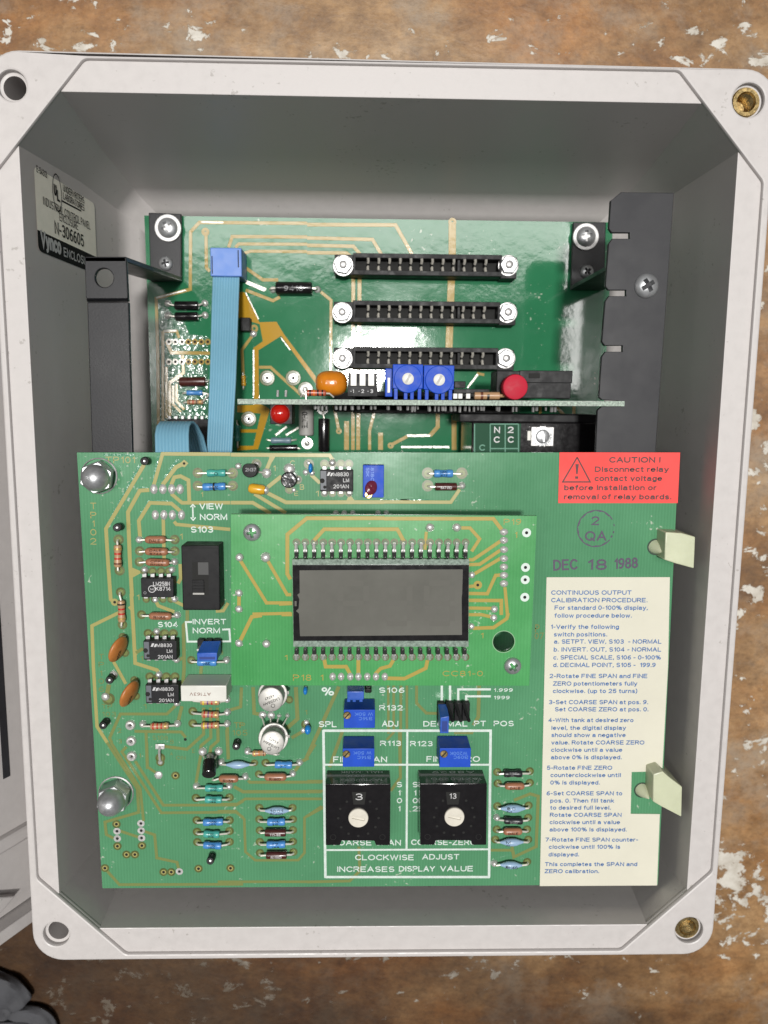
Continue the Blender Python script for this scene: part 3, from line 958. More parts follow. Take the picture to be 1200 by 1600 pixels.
fold([(-120, 1515), (-30, 1528), (15, 1536), (42, 1560)], [9, 9, 8, 5], .6, 0)
fold([(-120, 1550), (-40, 1556), (0, 1566), (26, 1578)], [8, 8, 7, 4], .75, 1.3)
fold([(-120, 1590), (0, 1590), (50, 1576), (80, 1592), (84, 1640)], [5, 5, 5, 4, 3], .8, 2.1)
fold([(-120, 1625), (-20, 1612), (35, 1604), (66, 1612), (70, 1680)], [11, 11, 10, 7, 7], .7, 3.0)
fold([(-120, 1670), (0, 1650), (50, 1650), (60, 1720)], [11, 11, 10, 9], .6, 4.2)
o = mb.build('folded_cloth', CLOTH)
o['label'] = 'crumpled dark grey cloth lying on the brown bench below the open lid'; o['category'] = 'cloth'

# ================================================================== BRACKETS
ZB = CAMH - H_B      # 12: top of the rear board
base_l = [W(232, 332, 302), W(283, 334, 302), W(283, 438, 302), W(235, 440, 302)]
br = thing('mounting_bracket', 'black steel strap bracket with a round hole, rising beside the blue ribbon cable', 'bracket', (-0.08, 0.045, 0.015))
off = Vector((80, -45, -15))
mb = MB()
zb = CAMH - 302
mb.prism([p + off for p in base_l], zb - 1.6 - 15, zb - 15, BLKSTEEL, 0.3)
f_tab_z = CAMH - 238.5
tab = [W(132, 401, 238.5), W(197, 401, 238.5), W(200, 467, 238.5), W(134, 467, 238.5)]
# upright web between the base and the front tab
yw = base_l[2].y
x0, x1 = base_l[3].x, base_l[2].x
mb.hull8([Vector((tab[0].x, tab[0].y - 1.6, f_tab_z)) + off, Vector((tab[1].x, tab[1].y - 1.6, f_tab_z)) + off, Vector((tab[1].x, tab[1].y, f_tab_z)) + off, Vector((tab[0].x, tab[0].y, f_tab_z)) + off],
         [Vector((x0, yw - .2, zb - 1.5)) + off, Vector((x1, yw - .2, zb - 1.5)) + off, Vector((x1, yw + 1.4, zb - 1.5)) + off, Vector((x0, yw + 1.4, zb - 1.5)) + off], BLKSTEEL, 0.3)
hc = W(162.5, 434, 238.5) + off
plate(mb, [rounded([(p.x + off.x, p.y + off.y) for p in tab][::-1], 0.6, 3), circle(hc, 2.75)], f_tab_z - 1.7 - 15, f_tab_z - 15, BLKSTEEL, 0.25)
# joggle and long strip running under the main board
zs = CAMH - 240.9
s0 = W(136, 472, 240.9); s1 = W(201, 472, 240.9); s2 = W(222, 1300, 240.9); s3 = W(163, 1300, 240.9)
mb.hull8([p + off for p in (Vector((tab[3].x, tab[3].y, f_tab_z)), Vector((tab[2].x, tab[2].y, f_tab_z)), Vector((s1.x, s1.y, zs)), Vector((s0.x, s0.y, zs)))],
         [p + off + Vector((0, .4, -1.7)) for p in (Vector((tab[3].x, tab[3].y, f_tab_z)), Vector((tab[2].x, tab[2].y, f_tab_z)), Vector((s1.x, s1.y, zs)), Vector((s0.x, s0.y, zs)))], BLKSTEEL, 0.25)
mb.prism([p + off for p in (s3, s2, s1, s0)], zs - 1.7 - 15, zs - 15, BLKSTEEL, 0.3)
mb.build('strap', BLKSTEEL, br)
k = -1
p = W(261, 355, 300) + off; screw((p.x, p.y, zb - 15 + .9), 3.7, br, 0.5, washer=(5.0, 0.9))
p = W(258, 411, 300.5) + off; screw((p.x, p.y, zb - 15 + .3), 2.6, br, 0.2)

# slotted guide plate that carries the relay card
bp = thing('guide_plate', 'black steel plate with card slots screwed beside the relay card', 'bracket', (0.083, 0.03, 0.015))
off = Vector((-83, -30, -15))
base_r = [W(896, 347, 302), W(947, 347, 302), W(944, 452, 302), W(892, 452, 302)]
mb = MB()
mb.prism([p + off for p in base_r], zb - 1.6 - 15, zb - 15, BLKSTEEL, 0.3)
HP = 241.5
zp = CAMH - HP


def U(x, y): 
    p = q('U', x, y, HP); return (p.x + off.x, p.y + off.y)


outline = [U(575, 55), U(800, 58), U(722, 1150), U(660, 2050), U(410, 2050), U(467, 1150), U(474, 985), U(492, 968), U(560, 968), U(560, 945), U(492, 940), U(480, 928)]
for yy, xx, d in ((722, 497, 84), (485, 512, 84), (240, 527, 84)):
    outline += [U(xx - 5, yy + 35), U(xx + 10, yy + 13), U(xx + d, yy + 13), U(xx + d, yy - 13), U(xx + 8, yy - 13), U(xx - 4, yy - 30)]
outline += [U(531, 90)]
plate(mb, [outline], zp - 1.8 - 15, zp - 15, BLKSTEEL2, 0.2)
# web from its base up to the plate
wy = base_r[2].y
ptop = [q('U', 500, 400, HP), q('U', 420, 400, HP)]
xa, xb = base_r[3].x, base_r[2].x
mb.hull8([Vector((xa + .2, wy - .5, zp - 1.9)) + off, Vector((xb - .5, wy - .5, zp - 1.9)) + off, Vector((xb - .5, wy + 1.0, zp - 1.9)) + off, Vector((xa + .2, wy + 1.0, zp - 1.9)) + off],
         [Vector((xa, wy - .2, zb - 1.5)) + off, Vector((xb, wy - .2, zb - 1.5)) + off, Vector((xb, wy + 1.3, zb - 1.5)) + off, Vector((xa, wy + 1.3, zb - 1.5)) + off], BLKSTEEL, 0.2)
mb.build('plate', BLKSTEEL2, bp)
p = q('U', 688, 452, HP - 1.5) + off; screw((p.x, p.y, zp - 15 + .1), 3.75, bp, 0.55)
p = q('U', 428, 242, 300) + off; screw((p.x, p.y, zb - 15 + .9), 3.7, bp, 0.15, washer=(5.0, .9))
p = q('U', 432, 392, 300.5) + off; screw((p.x, p.y, zb - 15 + .3), 2.6, bp, 0.7)

# ================================================================== SHARED COMPONENTS
def up(p, dz): return Vector((p.x, p.y, p.z + dz))


def offs(v, o): return Vector(v) - Vector(o)


ORG = {}


class Board:
    """a thing whose parts are placed by survey; parts are built relative to the thing's base"""
    def __init__(self, t, h):
        self.t = t; self.h = h; self.z = CAMH - h; self.warp = 0.0


def part(mb, name, board, m=None, parent=None, label=None, angle=38):
    t = board.t
    base = Vector(t.location) / S
    for v in mb.bm.verts:
        if board.warp and v.co.y > 40 and v.co.z < 60: v.co.z += board.warp * (v.co.y - 40) ** 2 / 2   # the old board has bowed up along its top edge
        v.co -= base
    return mb.build(name, m, parent or t, label, angle)


def solder_blob(bd, p, r, hgt=None, name='solder_joint', rough=True):
    mb = MB()
    hgt = hgt or r * 0.75
    n = 5
    e = 0.85 + 0.3 * random.random()
    prof = [(0, r * 1.08)] + [(hgt * math.sin(k / n * math.pi / 2), r * math.cos(k / n * math.pi / 2) if k < n else 0) for k in range(n + 1)]
    mb.lathe((p[0], p[1], bd.z + 0.04), (random.uniform(-.12, .12), random.uniform(-.12, .12), 1), prof, SOLDER, 14)
    return part(mb, name, bd, SOLDER)


def pin_joint(bd, c, x, y, w, hh, name='solder_joint'):
    """an oval, pinched soldered pin seen from above"""
    p = q(c, x, y, bd.h - .8); k = mmpx(c, bd.h)
    mb = MB()
    rx, ry = w * k / 2, hh * k / 2
    prof = [(0, 1.0), (.35, .9), (.6, .62), (.8, .3), (.9, 0)]
    mb.lathe((0, 0, 0), (0, 0, 1), prof, SOLDER, 14)
    mb.lathe((0, 0.1, 0), (0.1, -0.25, 1), [(0, .34), (1.25, .3), (1.35, 0)], SOLDER, 8)
    for v in mb.bm.verts: v.co = Vector((v.co.x * rx + p.x, v.co.y * ry + p.y, bd.z + .04 + v.co.z * 1.0))
    return part(mb, name, bd, SOLDER)


RK = {'teal': (R_TEAL, 'dog'), 'blue': (R_BLUE, 'dog'), 'sky': (R_SKY, 'long'), 'brown': (R_BROWN, 'round'), 'dred': (R_DRED, 'cyl'),
      'black': (R_BLACK, 'dog'), 'tan': (R_CARB, 'dog'), 'epoxy': (BLKGLOSS, 'cyl'), 'grey': (R_GREY, 'cyl'), 'slate': (R_STEEL, 'dog'), 'yel': (YELLOW, 'dog')}


def resistor(bd, c, ax, ay, bx, by, b0, b1, bm_, r_px, kind, txt=None, bands=None, joints='', tm=None, name='resistor', vert=False, lift=0.35, lead_r=0.32, label=None):
    """pads at a and b, body from b0 to b1 (px along the axis), body line at bm_ px across"""
    k = mmpx(c, bd.h); r = r_px * k
    hb = bd.h - r - lift
    A = q(c, ax, ay, bd.h); B = q(c, bx, by, bd.h)
    if vert: P0 = q(c, bm_, b0, hb); P1 = q(c, bm_ + (bx - ax) * .3, b1, hb)
    else: P0 = q(c, b0, bm_, hb); P1 = q(c, b1, bm_, hb)
    jr = random.Random(int(ax * 7 + ay * 13 + bx))
    for P in (P0, P1): P.x += jr.uniform(-.16, .16); P.y += jr.uniform(-.16, .16); P.z += jr.uniform(0, .25)
    d = (P1 - P0); Ln = d.length; d.normalize()
    m, shape = RK[kind]
    if name == 'resistor' and not label:
        label = {'dred': 'dark red', 'sky': 'pale blue', 'tan': 'tan banded', 'yel': 'yellow', 'epoxy': 'black', 'slate': 'slate blue'}.get(kind, kind) + ' resistor'
    mb = MB()
    if shape == 'dog':
        e = min(.28 * Ln, 1.6 * r)
        prof = [(0, r * .45), (.1 * r, r * .85), (.5 * r, r), (e, r), (e * 1.35, r * .87), (Ln - e * 1.35, r * .87), (Ln - e, r), (Ln - .5 * r, r), (Ln - .1 * r, r * .85), (Ln, r * .45)]
    elif shape == 'long':
        prof = [(0, r * .25), (.9 * r, r * .55), (1.9 * r, r * .92), (2.6 * r, r), (Ln - 2.6 * r, r), (Ln - 1.9 * r, r * .92), (Ln - .9 * r, r * .55), (Ln, r * .25)]
    elif shape == 'round':
        prof = [(0, r * .3), (.12 * r, r * .6), (.45 * r, r * .88), (1.0 * r, r), (Ln - r, r), (Ln - .45 * r, r * .88), (Ln - .12 * r, r * .6), (Ln, r * .3)]
    else:
        prof = [(0, r * .8), (.12 * r, r * .97), (.25 * r, r), (Ln - .25 * r, r), (Ln - .12 * r, r * .97), (Ln, r * .8)]
    mb.lathe(P0, d, prof, m, 20)
    o = part(mb, name, bd, m, label=label)
    for X, P, s in ((A, P0, 1), (B, P1, -1)):
        mb = MB()
        top = Vector((X.x, X.y, P.z))
        w = (P - top)
        e1 = top + w * min(.35, .6 / max(.1, w.length)); e1.z = P.z
        mb.tube([X, up(X, max(.1, (P.z - X.z) * .65)), e1, P + d * (s * .2)], lead_r, LEAD, 8)
        part(mb, 'lead', bd, LEAD, o)
    if bands:
        n = len(bands)
        mb = MB()
        for i, b in enumerate(bands):
            t = Ln * (0.17 + 0.66 * i / (n - 1)) if n > 1 else Ln * .5
            wd = Ln * .075
            rr = r * (1.02 if i in (0, n - 1) else .9)
            mb.lathe(P0 + d * (t - wd / 2), d, [(0, rr * .97), (.03, rr + .03), (wd - .03, rr + .03), (wd, rr * .97)], BANDS[b], 20)
        part(mb, 'colour_band', bd, None, o)
    if txt:
        mb = MB(); dd = d
        rr = r * (0.90 if shape == 'dog' else 1.0) + .07
        top = (P0 + P1) / 2
        lines = txt.split('/')
        for i, s in enumerate(lines):
            w = Ln * .52; cap = r * (.62 if len(lines) > 1 else .8)
            ang = (0.5 - i) * .85 if len(lines) > 1 else (-.15)
            side = Vector((-dd.y, dd.x, 0))
            ux = dd.copy()
            if ux.x < -.3 or (abs(ux.x) < .3 and ux.y > 0): ux = -ux; 
            uy = Vector((-ux.y, ux.x, 0))
            nrm = Vector((0, 0, 1))
            uy2 = uy * math.cos(ang) - nrm * math.sin(ang)
            n2 = uy * math.sin(ang) + nrm * math.cos(ang)
            org = top - ux * (w / 2) + n2 * rr - uy2 * (cap / 2)
            org = top - ux * (w / 2) + n2 * rr
            write(mb, s, org - uy2 * 0, ux, uy2, w, cap, tm or INK_K, .01, wrap=rr)
        part(mb, 'marking', bd, None, o)
    for e_, X in (('a', A), ('b', B)):
        if e_ in joints: solder_blob(bd, X, 1.15, 1.5)
    return o


def topbox(bd, c, x0, x1, y0, y1, hgt, m, bev=.15, gap=0.15):
    """survey rectangle of the upper face, extruded down to the board. returns (mb, x0,x1,y0,y1,ztop)"""
    ht = bd.h - hgt
    a = q(c, x0, y0, ht); b = q(c, x1, y1, ht); c1 = q(c, x1, y0, ht); d = q(c, x0, y1, ht)
    X0 = (a.x + d.x) / 2; X1 = (b.x + c1.x) / 2; Y1 = (a.y + c1.y) / 2; Y0 = (b.y + d.y) / 2
    mb = MB(); mb.box(X0, X1, Y0, Y1, bd.z + gap, bd.z + hgt, m, bev)
    return mb, X0, X1, Y0, Y1, bd.z + hgt


# ================================================================== REAR BOARD
rb_t = thing('rear_circuit_board', 'glossy green circuit board deep in the box with three empty black card sockets', 'circuit board', (0.005, -0.04, (ZB - 1.6) * S))
RB = Board(rb_t, H_B); RB.warp = 0.0013
mb = MB()
b2 = bmesh.new()
gy = [-150, -60, 0, 30, 40] + [40 + 2 * k for k in range(1, 15)] + [69.6]
top = [[b2.verts.new((x, y, ZB)) for x in (-84.2, 94)] for y in gy]
bot = [[b2.verts.new((x, y, ZB - 1.6)) for x in (-84.2, 94)] for y in gy]
for k in range(len(gy) - 1):
    b2.faces.new([top[k][0], top[k][1], top[k + 1][1], top[k + 1][0]]); b2.faces.new([bot[k][0], bot[k + 1][0], bot[k + 1][1], bot[k][1]])
    b2.faces.new([top[k][1], bot[k][1], bot[k + 1][1], top[k + 1][1]]); b2.faces.new([top[k][0], top[k + 1][0], bot[k + 1][0], bot[k][0]])
b2.faces.new([top[0][0], bot[0][0], bot[0][1], top[0][1]]); b2.faces.new([top[-1][0], top[-1][1], bot[-1][1], bot[-1][0]])
bmesh.ops.recalc_face_normals(b2, faces=b2.faces)
mb.add_bm(b2, PCB_B)
part(mb, 'board_panel', RB, PCB_B)
zt = [ZB]


def track(mb, c, pts, wpx, bd, m, t=.05):
    track.n += 1
    mb.strip([q(c, x, y, bd.h) for x, y in pts], 1.08 * wpx * mmpx(c, bd.h), bd.z + .004 + .0012 * (track.n % 25), m, t)


track.n = 0
mb = MB()
for c, w, m, pts in [
    ('R', 15, TR_B, [(175, 545), (365, 495), (368, 160), (420, 105), (1050, 110)]), ('T', 15, TR_B, [(0, 38), (460, 40), (545, 190)]),
    ('R', 15, TR_B, [(458, 160), (460, 370), (480, 390)]), ('R', 15, TR_B, [(590, 250), (612, 187), (1050, 190)]), ('T', 14, TR_B, [(0, 107), (340, 115), (385, 190)]),
    ('R', 14, TR_B, [(630, 250), (650, 230), (1050, 232)]), ('T', 14, TR_B, [(0, 145), (240, 150), (275, 190)]), ('R', 14, TR_B, [(680, 285), (720, 272), (1050, 275)]), ('T', 14, TR_B, [(0, 183), (205, 185), (230, 205)]),
    ('R', 14, TR_B, [(165, 540), (175, 900), (180, 1440)]), ('R', 12, TR_B, [(205, 740), (205, 1300)]), ('R', 12, TR_B, [(205, 742), (285, 740), (300, 780)]),
    ('R', 16, TR_B, [(480, 870), (255, 866), (225, 800)]), ('R', 14, TR_B, [(320, 880), (325, 985), (245, 1040), (245, 1240)]), ('R', 12, TR_B, [(225, 950), (225, 1250)]),
    ('R', 12, TR_B, [(265, 1060), (265, 1170), (310, 1215)]), ('R', 12, TR_B, [(285, 1050), (285, 1150), (330, 1200)]),
    ('R', 15, TR_B, [(690, 370), (790, 440), (880, 440)]), ('R', 12, TINNED, [(690, 447), (810, 497)]), ('R', 15, TR_B, [(690, 500), (850, 562), (890, 540)]),
    ('R', 14, TR_B, [(1130, 510), (1190, 560), (1187, 1000)]), ('R', 14, TR_B, [(768, 952), (835, 952), (1012, 1112)]), ('R', 14, TR_B, [(745, 745), (668, 850), (675, 1000)]),
    ('T', 16, TR_B, [(240, 300), (238, 1210)]), ('T', 17, TR_B, [(273, 300), (265, 1210)]), ('T', 32, TR_B, [(755, 25), (755, 200), (738, 690)]),
    ('T', 13, TR_B, [(350, 1010), (325, 1110), (325, 1210)]), ('T', 22, TR_B, [(205, 1060), (205, 1210)]), ('T', 22, TR_B, [(382, 1120), (382, 1210)]), ('T', 13, TR_B, [(140, 980), (165, 1110)]),
    ('T', 18, TR_B, [(680, 1020), (680, 1090), (640, 1135)]), ('T', 11, TINNED, [(640, 1135), (520, 1136)]), ('T', 14, TR_B, [(520, 1140), (435, 1185)]), ('T', 22, TR_B, [(765, 1030), (765, 1210)]), ('T', 9, TINNED, [(490, 1195), (740, 1195)]),
    ('R', 16, TR_G, [(650, 1325), (760, 1325)]), ('R', 10, TINNED, [(865, 1350), (930, 1300)]), ('R', 10, TINNED, [(925, 1350), (1000, 1305)]), ('P', 12, TR_B, [(360, 80), (400, 88)]), ('P', 9, TINNED, [(310, 158), (365, 85)]),
    ('P', 12, TR_B, [(700, 255), (700, 320)]), ('P', 13, TR_B, [(780, 255), (825, 300), (830, 318)]), ('P', 14, TR_B, [(880, 255), (880, 318)]), ('P', 12, TR_B, [(880, 340), (880, 500)]),
    ('R', 5, TINNED, [(895, 777), (950, 850)]), ('R', 5, TINNED, [(690, 515), (765, 670)]), ('R', 7, TINNED, [(165, 545), (340, 500)]), ('R', 7, TINNED, [(736, 850), (736, 1120)]), ('R', 9, TINNED, [(210, 740), (285, 737)]),  # narrow slivers along the pour edges paint in its highlights
    ('R', 7, TINNED, [(245, 1050), (320, 1000)]), ('R', 8, TINNED, [(225, 1040), (225, 1230)]), ('R', 7, TINNED, [(690, 458), (800, 505)]), ('R', 7, TINNED, [(430, 103), (560, 106)])]:
    track(mb, c, pts, w, RB, m)
# copper pour
pour = [(640, 510), (682, 512), (770, 688), (870, 685), (915, 760), (1100, 1005), (1100, 1048), (897, 768), (765, 852), (768, 1165), (810, 1182), (832, 1200), (762, 1432), (640, 1440), (640, 1412), (735, 1412), (778, 1222), (640, 1216), (640, 1175), (738, 1172), (735, 838), (790, 800), (772, 700), (640, 660)]
pts = [q('R', x, y, H_B) for x, y in pour]
plate(mb, [[(p.x, p.y) for p in pts]], ZB + .005, ZB + .055, TR_G, 0)
# solder mask that wrinkled over tinned copper
for lp in ([(168, 560), (330, 690), (360, 760), (470, 770), (470, 1250), (190, 1300)], [(735, 860), (760, 850), (772, 1165), (732, 1170)]):
    plate(mb, [[tuple(q('R', x, y, H_B)[:2]) for x, y in lp]], ZB + .0015, ZB + .003, RIPPLE, 0)
for c, x, y, r1, r0 in [('R', 455, 160, 22, 6), ('T', 165, 1112, 15, 5), ('T', 435, 1187, 16, 5), ('T', 755, 25, 20, 6), ('R', 740, 725, 22, 8)]:
    p = q(c, x, y, H_B); k = mmpx(c, H_B); mb.ring(p, r1 * k, r0 * k, ZB + .11, TR_B)
for x in range(240, 480, 38):
    for y in (803, 920):
        p = q('R', x, y, H_B); k = mmpx('R', H_B); mb.ring(p, 17 * k, 8 * k, ZB + .10, TINNED if x < 330 else TR_B); mb.ring(p, 8 * k, 0, ZB + .10, HOLE)
part(mb, 'printed_tracks', RB)
for x, y in [(815, 1015), (968, 1015), (1040, 1082), (707, 1255)]:
    mb = MB(); p = q('R', x, y, H_B); k = mmpx('R', H_B)
    mb.lathe((p.x, p.y, ZB + .02), (0, 0, 1), [(0, 45 * k), (.25, 42 * k), (.3, 30 * k)], BARE, 24, cap=False)
    mb.lathe((p.x, p.y, ZB + .05), (0, 0, 1), [(0, 30 * k), (.5, 27 * k), (.6, 18 * k), (.2, 13 * k), (.1, 0)], SOLDER, 24)
    mb.ring(p, 9 * k, 0, ZB + .4, HOLE, 16)
    part(mb, 'eyelet', RB)
# three free card sockets and the one behind the relay card
for i, (yc, x0, x1, n0, n1) in enumerate([(247, 238, 1015, 187, 1050), (493, 238, 1005, 182, 1045), (733, 238, 995, 183, 1035), (965, 238, 990, 183, 1030)]):
    hh = 10.0
    zt_ = ZB + hh
    ht = H_B - hh
    Y1 = q('T', 600, yc - 58, ht).y; Y0 = q('T', 600, yc + 54, ht).y
    X0 = q('T', x0, yc, ht).x; X1 = q('T', x1, yc, ht).x
    r1, r2 = q('T', x0 + 14, yc, ht).x, q('T', x1 - 12, yc, ht).x
    s1, s0 = q('T', 600, yc - 34, ht).y, q('T', 600, yc + 30, ht).y
    mb = MB()
    plate(mb, [[(X0, Y1), (X0, Y0), (X1, Y0), (X1, Y1)], [(r1, s1), (r1, s0), (r2, s0), (r2, s1)]], ZB + 3, zt_, MOULD, 0.18)
    mb.box(X0 + .05, X1 - .05, Y0 + .05, Y1 - .05, ZB + .2, ZB + 3.1, MOULD, .1)
    e0 = q('T', n0 - 44, yc, ht + 2).x; e1 = q('T', n1 + 42, yc, ht + 2).x
    ym = (Y0 + Y1) / 2
    mb.box(e0, X0 + .1, ym - 4.0 + (0.3), ym + 3.6, ZB + .2, zt_ - 2.0, MOULD, .25)
    mb.box(X1 - .1, e1, ym - 4.3, ym + 3.4, ZB + .2, zt_ - 2.0, MOULD, .25)
    mb.box(r1 - .05, r2 + .05, s0 - .05, s1 + .05, ZB + 3.0, ZB + 3.3, HOLE, .05)
    xs = q('T', 290 + 9 * 55.7, yc, ht).x
    mb.box(xs - .45, xs + .45, s0 + .2, s1 - .2, ZB + 3, zt_ - 1.2, MOULD, .08)
    sock = part(mb, 'card_socket', RB, MOULD)
    if i == 3: continue
    for k in range(12):
        mb = MB(); xs = q('T', 317 + k * 55.7 * (x1 - x0) / 777, yc, ht + 1).x
        mb.tube([(xs, s1 + .1, zt_ - .2), (xs + .15, s1 - .9, zt_ - .9), (xs, ym + .7, zt_ - 1.8)], .52, LEAD, 6)
        mb.tube([(xs, s0 - .1, zt_ - .2), (xs - .15, s0 + .9, zt_ - .9), (xs, ym - .7, zt_ - 1.8)], .52, LEAD, 6)
        part(mb, 'contact', RB, LEAD, sock)
    for xn in (n0, n1):
        p = q('T', xn, yc, ht + .4)
        mb = MB()
        mb.lathe((p.x, p.y, zt_ - 2.0), (0, 0, 1), [(0, 3.75), (.3, 3.9), (.5, 3.7), (.6, 2.0)], NICKEL, 28)
        mb.lathe((p.x, p.y, zt_ - 1.5), (0, 0, 1), [(0, 3.45), (1.5, 3.45), (1.95, 3.0), (1.95, 1.5)], STEEL, 6, phase=.3 + xn, smooth=False)
        mb.lathe((p.x, p.y, zt_ - .8), (0, 0, 1), [(0, 1.55), (2.0, 1.5), (2.3, 1.1), (2.3, 0)], NICKEL, 16)
        part(mb, 'nut', RB, STEEL, sock)
# components on the rear board
resistor(RB, 'R', 835, 498, 1110, 497, 868, 1082, 490, 35, 'epoxy', tm=INK_G, txt='9410', name='diode', lead_r=.45)
resistor(RB, 'R', 240, 585, 450, 580, 275, 412, 592, 24, 'epoxy', name='diode', joints='')
resistor(RB, 'R', 240, 652, 450, 648, 275, 412, 655, 24, 'epoxy', name='diode')
resistor(RB, 'R', 290, 1035, 480, 1035, 302, 458, 1035, 26, 'dred', name='resistor')
resistor(RB, 'R', 325, 1105, 480, 1110, 345, 440, 1103, 15, 'blue', name='resistor')
resistor(RB, 'R', 330, 1160, 480, 1110, 345, 440, 1155, 14, 'tan', bands='brkg', name='resistor')
resistor(RB, 'R', 675, 985, 677, 1080, 1000, 1062, 677, 13, 'yel', vert=True)
resistor(RB, 'R', 640, 1265, 645, 1420, 1290, 1385, 643, 15, 'teal', vert=True)
resistor(RB, 'R', 815, 1375, 985, 1375, 835, 955, 1380, 18, 'slate')
resistor(RB, 'R', 815, 1425, 1010, 1430, 830, 995, 1425, 18, 'epoxy')
resistor(RB, 'R', 1045, 1085, 1050, 1400, 1165, 1352, 1043, 42, 'grey', txt='OHMITE', vert=True, name='power_resistor', label='grey power resistor')
resistor(RB, 'R', 1140, 1195, 1150, 1470, 1250, 1445, 1147, 33, 'epoxy', vert=True, name='diode')
for x, y in [(1140, 1195), (1050, 1398), (1040, 1085)]:
    p = q('R', x, y, H_B); mb = MB(); mb.lathe((p.x, p.y, ZB + .03), (0, 0, 1), [(0, 2.3), (.15, 2.2), (.2, 1.2), (.7, .9), (1.2, .4), (1.2, 0)], SOLDER, 18); part(mb, 'solder_joint', RB, SOLDER)
for x, y in [(850, 497), (1110, 497), (235, 580), (450, 578), (235, 650), (452, 645), (735, 755)]:
    solder_blob(RB, q('R', x, y, H_B), 1.3, 1.0)
mb, *_ = topbox(RB, 'R', 655, 716, 660, 740, 4.5, BLK, .3); part(mb, 'transistor', RB, BLK)
mb, *_ = topbox(RB, 'R', 232, 470, 1255, 1400, 5, ICB, .3); ic = part(mb, 'chip', RB, ICB)
for k in range(6):
    p = q('R', 245 + k * 38, 1245, H_B - 2); mb = MB(); mb.box(p.x - .55, p.x + .55, p.y - .9, p.y + .5, ZB + .1, ZB + 2.6, NICKEL, .12); part(mb, 'pin', RB, NICKEL, ic)

# ================================================================== RELAY CARD (stands edge-on in the fourth socket)
rc_t = thing('relay_card', 'green relay card standing edge-on with blue trimmers, a red button and an orange capacitor', 'circuit board', (0.02, 0.0005, 0.017))
RC = Board(rc_t, 240.0)
YC = 0.55
mb = MB()
xl_, xr_ = W(371, 627, 240).x, W(976, 630, 240).x
zc = CAMH - 240
mb.box(xl_, xr_, YC - .8, YC + .8, 20, zc, PCB_E, .05)
for v in mb.bm.verts: v.co.y += (v.co.x - 20) * .0035
part(mb, 'card_panel', RC, PCB_E)


def rcbox(c, x0, x1, y0, y1, hf, depth, m, bev=.2):
    """box on the card whose camera-side face is the survey rectangle at distance hf"""
    a = q(c, x0, y0, hf); b = q(c, x1, y1, hf)
    mb = MB(); mb.box(a.x, b.x, b.y, a.y, CAMH - hf - depth, CAMH - hf, m, bev)
    return mb, a.x, b.x, b.y, a.y, CAMH - hf


# orange capacitor
mb = MB(); a = q('Q', 530, 155, 247); b = q('Q', 730, 155, 247)
cy = (q('Q', 630, 75, 247).y + q('Q', 630, 236, 247).y) / 2; ry = abs(q('Q', 630, 75, 247).y - cy)
b2 = bmesh.new(); bmesh.ops.create_uvsphere(b2, u_segments=32, v_segments=20, radius=1)
for v in b2.verts:
    x, y, z = v.co
    f = lambda t, e: math.copysign(abs(t) ** e, t)
    v.co = Vector(((a.x + b.x) / 2 + f(x, .72) * (b.x - a.x) / 2, cy + f(y, .8) * ry, CAMH - 249 + f(z, .8) * 5.5))
mb.add_bm(b2, ORANGE); part(mb, 'capacitor', RC, ORANGE)
# switch block with three white sliders
mb, X0, X1, Y0, Y1, Z = rcbox('Q', 735, 917, 90, 238, 246, 10, BLK, .15)
mb.box(X0 - .1, X1 + .1, Y0, Y0 + (Y1 - Y0) * .42, Z - 1, Z + .5, MOULD, .1)
dip = part(mb, 'slide_switch_block', RC, BLK)
for k, x in enumerate((770, 826, 880)):
    mb, *_ = rcbox('Q', x - 19, x + 19, 88, 172, 244.6, 2.5, WHITE, .15)
    part(mb, 'slider', RC, WHITE, dip)
mb = MB()
for t, x in (('1', 770), ('2', 826), ('3', 882)): wr(mb, t, 'Q', x - 8 if t != '1' else x - 4, x + 10 if t != '1' else x + 2, 216, 22, 245.5, INK_W, .06)
for x in (750, 800, 856): wr(mb, '-', 'Q', x, x + 8, 214, 20, 245.5, INK_W, .06)
part(mb, 'lettering', RC, INK_W, dip)
# blue trimmers
for c, x, y, s, lbl in (('Q', 1109, 128, 1.0, None), ('P', 157, 115, 4 / 3.4286, None)):
    sx = 1 / s
    hf = 243.0
    mb, X0, X1, Y0, Y1, Z = rcbox(c, x - 94 * sx, x + 94 * sx, y - 92 * sx, y + 62 * sx, hf, 5.5, BLUEPOT, .25)
    p = q(c, x, y, hf)
    for dx in (-.78, -.12, .30, .80):
        mb.box(p.x + dx * 4.7 - .55, p.x + dx * 4.7 + .55, YC + .9, Y0 + 1, Z - 5, Z - .6, BLUEPOT, .1)
    tr = part(mb, 'trimmer', RC, BLUEPOT)
    mb = MB(); mb.lathe((p.x, p.y, Z - .05), (0, 0, 1), [(0, 4.35), (.7, 4.35), (.9, 4.15), (.9, 2.0)], BLUEPOT, 36); part(mb, 'dial', RC, BLUEPOT, tr)
    mb = MB(); mb.lathe((p.x, p.y, Z + .5), (0, 0, 1), [(0, 1.85), (.75, 1.8), (.85, 1.6), (.85, 0)], WHITE, 28)
    mb.box(p.x - .35, p.x + .35, p.y - 1.5, p.y + 1.5, Z + 1.2, Z + 1.38, R_GREY, .03, rz=-.5); part(mb, 'rotor', RC, WHITE, tr)
mb, *_ = rcbox('Q', 968, 1012, 62, 240, 250, 7, BLUEPOT, .25); part(mb, 'trimmer_side', RC, BLUEPOT)
mb, X0, X1, Y0, Y1, Z = rcbox('Q', 982, 998, 120, 215, 249.8, 1, WHITE, .1); part(mb, 'trimmer_stripe', RC, WHITE)
